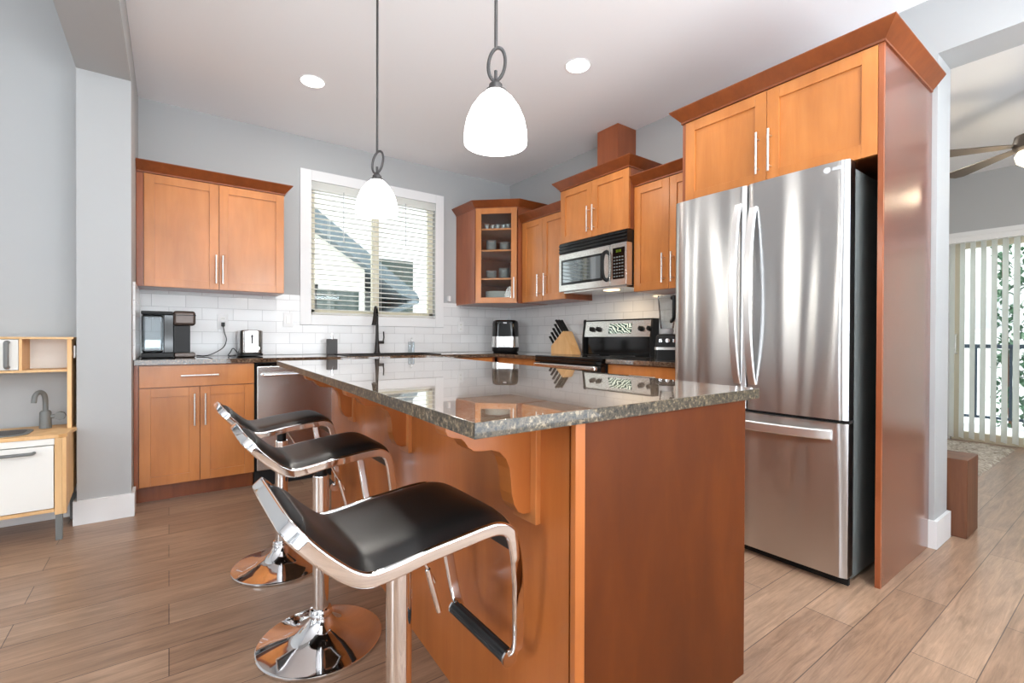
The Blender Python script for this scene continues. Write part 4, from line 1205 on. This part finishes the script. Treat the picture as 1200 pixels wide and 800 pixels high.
MB().box(-0.017, 0.017, -0.1425, -0.135, 0.298, 0.310, 0.001).obj('badge', M['pale_grey'], up_)

# ------------------------------------------------------------------ knife block and knives
kb = thing('knife_block', 'light wood slanted knife block left of the stove', 'knife block', (3.0, 3.12, 0.9155))
mb = MB(); mb.prism([(0.0, 0.0), (0.30, 0.0), (0.30, 0.075), (0.135, 0.216), (0.118, 0.205)], -0.055, 0.055, 'x', 0.003)
mb.obj('block', M['knifewood'], kb)
e1, e2 = Vector((0.30, 0.075)), Vector((0.135, 0.216))
dn = Vector((0.130, 0.155)).normalized()
kn = None
spots = []
for r_ in range(5):
    for c_ in range(2 if r_ < 4 else 3): spots.append((r_, c_))
for r_, c_ in spots:
    tt_ = 0.10+0.2*r_
    p = e1.lerp(e2, tt_)
    ln = 0.095+0.014*r_
    x = (-0.028 if c_ == 0 else 0.028) if r_ < 4 else (-0.034+0.034*c_)
    o = MB()
    u = Vector((0, dn.x, dn.y)); base = Vector((3.0+x, 3.12+p.x, 0.9155+p.y))+u*0.002
    o.sweep([base, base+u*ln*.35, base+u*ln*.75, base+u*ln], rrect(0.015, 0.026, 0.006), up=(1, 0, 0), scales=[0.85, 1, 0.95, 1.1])
    o = o.obj('kitchen_knife', M['black'])
    wh = ['lowest', 'second lowest', 'middle', 'second highest', 'highest'][r_]
    sd_ = ('left' if c_ == 0 else 'right') if r_ < 4 else ['left', 'centre', 'right'][c_]
    tag(o, 'black knife handle in the %s row of the knife block, %s side' % (wh, {'left': 'room', 'right': 'wall', 'centre': 'middle'}[sd_]), 'knife', 'knives in the wooden block')

# ------------------------------------------------------------------ blender
bd = thing('blender', 'countertop blender with clear jug and black handle beside the refrigerator', 'blender', (2.80, 2.02, 0.9155), math.radians(-52))
mb = MB(); rr_loft(mb, [(0.165, 0.17, 0.02, 0.0), (0.16, 0.165, 0.02, 0.07)]); mb.obj('foot', M['black'], bd)
mb = MB(); rr_loft(mb, [(0.168, 0.172, 0.02, 0.0705), (0.166, 0.170, 0.02, 0.088)]); mb.obj('band', M['nickel'], bd)
mb = MB(); rr_loft(mb, [(0.160, 0.165, 0.02, 0.0885), (0.145, 0.13, 0.03, 0.165), (0.11, 0.10, 0.03, 0.178)]); bs = mb.obj('motor_base', M['black'], bd)
mt = Matrix.Translation((0, -0.075, 0.128)) @ Matrix.Rotation(PI/2-0.25, 4, 'X')
MB().lathe([(0, 0.022), (0.014, 0.022), (0.017, 0), (0, 0)], n=20, mtx=mt).obj('dial', M['chrome'], bs)
mb = MB(); mb.box(-0.055, -0.035, -0.082, -0.074, 0.12, 0.145, 0.002); mb.box(0.035, 0.055, -0.082, -0.074, 0.12, 0.145, 0.002); mb.obj('switch', M['chrome'], bs)
MB().lathe([(0, 0.179), (0.04, 0.179), (0.045, 0.20), (0.042, 0.215), (0, 0.215)], n=24).obj('coupling', M['pale_grey'], bd)
mb = MB(); rr_loft(mb, [(0.085, 0.085, 0.02, 0.216), (0.10, 0.10, 0.022, 0.27), (0.128, 0.128, 0.025, 0.44)]); mb.obj('jug', M['tankglass'], bd)
MB().sweep(fillet([(0.028, -0.060, 0.425), (0.038, -0.115, 0.43), (0.038, -0.110, 0.28), (0.026, -0.050, 0.265)], 0.02), rrect(0.026, 0.022, 0.008), up=(1, 0, 0)).obj('jug_handle', M['black'], bd)
bb_ = thing('utensil', 'black spatula leaning upright at the left end of the stove backguard', 'utensil', (3.09, 3.125, 0.9155))
MB().sweep([(0, -0.005, 0.0), (0.0, -0.012, 0.15), (0.0, -0.015, 0.285)], rrect(0.010, 0.012, 0.004), up=(1, 0, 0)).obj('handle', M['black'], bb_)
mb = MB(); mb.prism([(-0.026, 0.25), (0.0, 0.25), (0.004, 0.30), (-0.002, 0.318), (-0.024, 0.318), (-0.032, 0.30)], -0.004, 0.004, 'x', 0.001); mb.obj('head', M['black'], bb_)

# ------------------------------------------------------------------ toy kitchen
tk = thing('toy_kitchen', 'birch and white toy kitchen with sink against the left wall', 'toy', (-0.80, 3.37, 0))
# x -0.37..0.365 local ; y 0..0.385
XL, XR = -0.375, 0.365
mb = MB(); mb.prism([(XL, 0), (XR-0.03, 0), (XR, 0.03), (XR+0.005, 0.13), (XR+0.04, 0.385), (XL, 0.385)], 0.533, 0.551, 'z', 0.002)
wt = mb.obj('worktop', M['birch'], tk)
for x0, x1 in ((XL, XL+0.016), (XR-0.045, XR-0.016)):
    MB().box(x0, x1, 0.0, 0.03, 0.135, 0.533, 0.001).obj('front_post', M['birch'], tk)
mb = MB(); mb.prism([(0.03, 0.155), (0.38, 0.215), (0.38, 0.533), (0.0, 0.533), (0.0, 0.135), (0.03, 0.135)], XR-0.0155, XR, 'x', 0.001); mb.obj('side_panel', M['birch'], tk)
mb = MB(); mb.prism([(0.0, 0.135), (0.38, 0.135), (0.38, 0.533), (0.0, 0.533)], XL-0.016, XL-0.0005, 'x', 0.001); mb.obj('side_panel', M['birch'], tk)
MB().box(XL+0.016, XR-0.046, 0.004, 0.018, 0.500, 0.532, 0.001).obj('apron', M['whitelam'], tk)
d = MB().box(XL+0.018, XR-0.048, -0.004, 0.010, 0.172, 0.496, 0.002).obj('oven_door', M['whitelam'], tk)
MB().box(XL+0.016, XR-0.046, 0.0, 0.37, 0.150, 0.168, 0.001).obj('bottom_board', M['birch'], tk)
MB().tube(fillet([(-0.05, -0.004, 0.468), (-0.05, -0.032, 0.468), (0.245, -0.032, 0.468), (0.245, -0.004, 0.468)], 0.015), 0.008, 10).obj('handle', M['greyplastic'], d)
for x0, y0 in ((XR-0.043, 0.003), (XL+0.002, 0.003), (XR-0.03, 0.345), (XL+0.002, 0.345)):
    MB().box(x0, x0+0.027, y0, y0+0.027, 0.0, 0.135 if y0 < 0.1 else 0.15, 0.002).obj('leg', M['greyplastic'], tk)
mb = MB(); rr_ = [(x-0.01, y+0.155) for x, y in rrect(0.44, 0.21, 0.06, 6)]
mb.prism(rr_, 0.5515, 0.557, 'z', 0.001)
sk2 = mb.obj('basin', M['greyplastic'], tk)
mb = MB(); mb.prism([(x*0.9-0.001, (y-0.155)*0.85+0.155) for x, y in rr_], 0.557, 0.5575, 'z'); mb.obj('basin_bottom', M['darkgrey'], sk2)
tp = MB(); tp.lathe([(0, 0.552), (0.026, 0.552), (0.025, 0.64), (0.018, 0.65), (0, 0.65)], (0.245, 0.275, 0), 20)
tp.tube(catmull([(0.245, 0.275, 0.645), (0.245, 0.272, 0.71), (0.240, 0.255, 0.745), (0.228, 0.235, 0.755), (0.215, 0.212, 0.74), (0.210, 0.205, 0.70)], 5), 0.012, 12)
tp.cyl((0.265, 0.275, 0.615), (0.305, 0.275, 0.615), 0.011, 12); tp.cyl((0.305, 0.262, 0.615), (0.305, 0.288, 0.615), 0.024, 8)
tp.obj('tap', M['greyplastic'], tk)
# upper unit
UY0, UY1, UT = 0.20, 0.385, 1.058
for x0 in (XL, XR-0.022): MB().box(x0, x0+0.018, UY0, UY1, 0.552, UT-0.0125, 0.001).obj('upright', M['birch'], tk)
MB().box(XL, XR+0.004, UY0-0.004, UY1, UT-0.012, UT, 0.001).obj('top_board', M['birch'], tk)
MB().box(XL+0.0185, XR-0.0225, UY0, UY1, 0.866, 0.879, 0.001).obj('shelf_board', M['birch'], tk)
MB().box(0.155, 0.167, UY0, UY1-0.006, 0.8795, UT-0.0125, 0.001).obj('divider', M['birch'], tk)
MB().box(XL+0.019, XR-0.023, UY1-0.006, UY1, 0.8795, UT-0.0125).obj('back_panel', M['whitelam'], tk)
mb = MB(); za, zb = 0.882, UT-0.015; xa, xb = XL+0.02, 0.153
for a in ((xa, xa+0.05, za, zb), (xb-0.10, xb, za, zb), (xa+0.05, xb-0.10, za, za+0.035), (xa+0.05, xb-0.10, zb-0.035, zb)): mb.box(a[0], a[1], UY0-0.002, UY0+0.010, a[2], a[3], 0.001)
d = mb.obj('toy_microwave_door', M['whitelam'], tk)
MB().box(xa+0.048, xb-0.098, UY0+0.003, UY0+0.006, za+0.033, zb-0.033).obj('pane', M['pale_grey'], d)
MB().tube(fillet([(xb-0.04, UY0-0.002, 0.897), (xb-0.04, UY0-0.026, 0.897), (xb-0.04, UY0-0.026, 1.028), (xb-0.04, UY0-0.002, 1.028)], 0.01), 0.011, 10, up=(1, 0, 0)).obj('handle', M['greyplastic'], d)
hk = MB(); hk.box(0.3655-0.80+0.0, 0.374-0.80, 3.60, 3.63, 0.94, 1.01, 0.003); hk.tube(catmull([(-0.428, 3.615, 0.965), (-0.41, 3.63, 0.958), (-0.40, 3.66, 0.965), (-0.425, 3.76, 0.968)], 4), 0.003, 6)
tag(hk.obj('cord_hook', M['white']), 'small white hook with cord on the side of the toy kitchen', 'hook')

# ------------------------------------------------------------------ wooden block stool and rug
wb = MB(); wb.box(-0.0, 0.25, 0, 0.36, 0.0, 0.42, 0.006)
wb = wb.obj('wooden_stump', M['blockwood']); wb.location = (3.425, 0.60, 0)
tag(wb, 'squared brown wooden block standing past the wall end', 'wooden block')
b2 = bmesh.new(); rr = random.Random(5)
nx, ny = 60, 60; x0, x1, y0, y1 = 4.55, 6.62, 0.83, 2.4
gv = [[b2.verts.new((x0+(x1-x0)*i/nx+rr.uniform(-.012, .012), y0+(y1-y0)*j/ny+rr.uniform(-.012, .012), 0.012+rr.uniform(0, 0.014) if 0 < i < nx and 0 < j < ny else 0.001)) for j in range(ny+1)] for i in range(nx+1)]
for i in range(nx):
    for j in range(ny): b2.faces.new((gv[i][j], gv[i+1][j], gv[i+1][j+1], gv[i][j+1]))
mb = MB(); mb.merge(b2)
tag(mb.obj('area_rug', M['rug']), 'beige and grey textured rug on the floor before the patio door', 'rug')
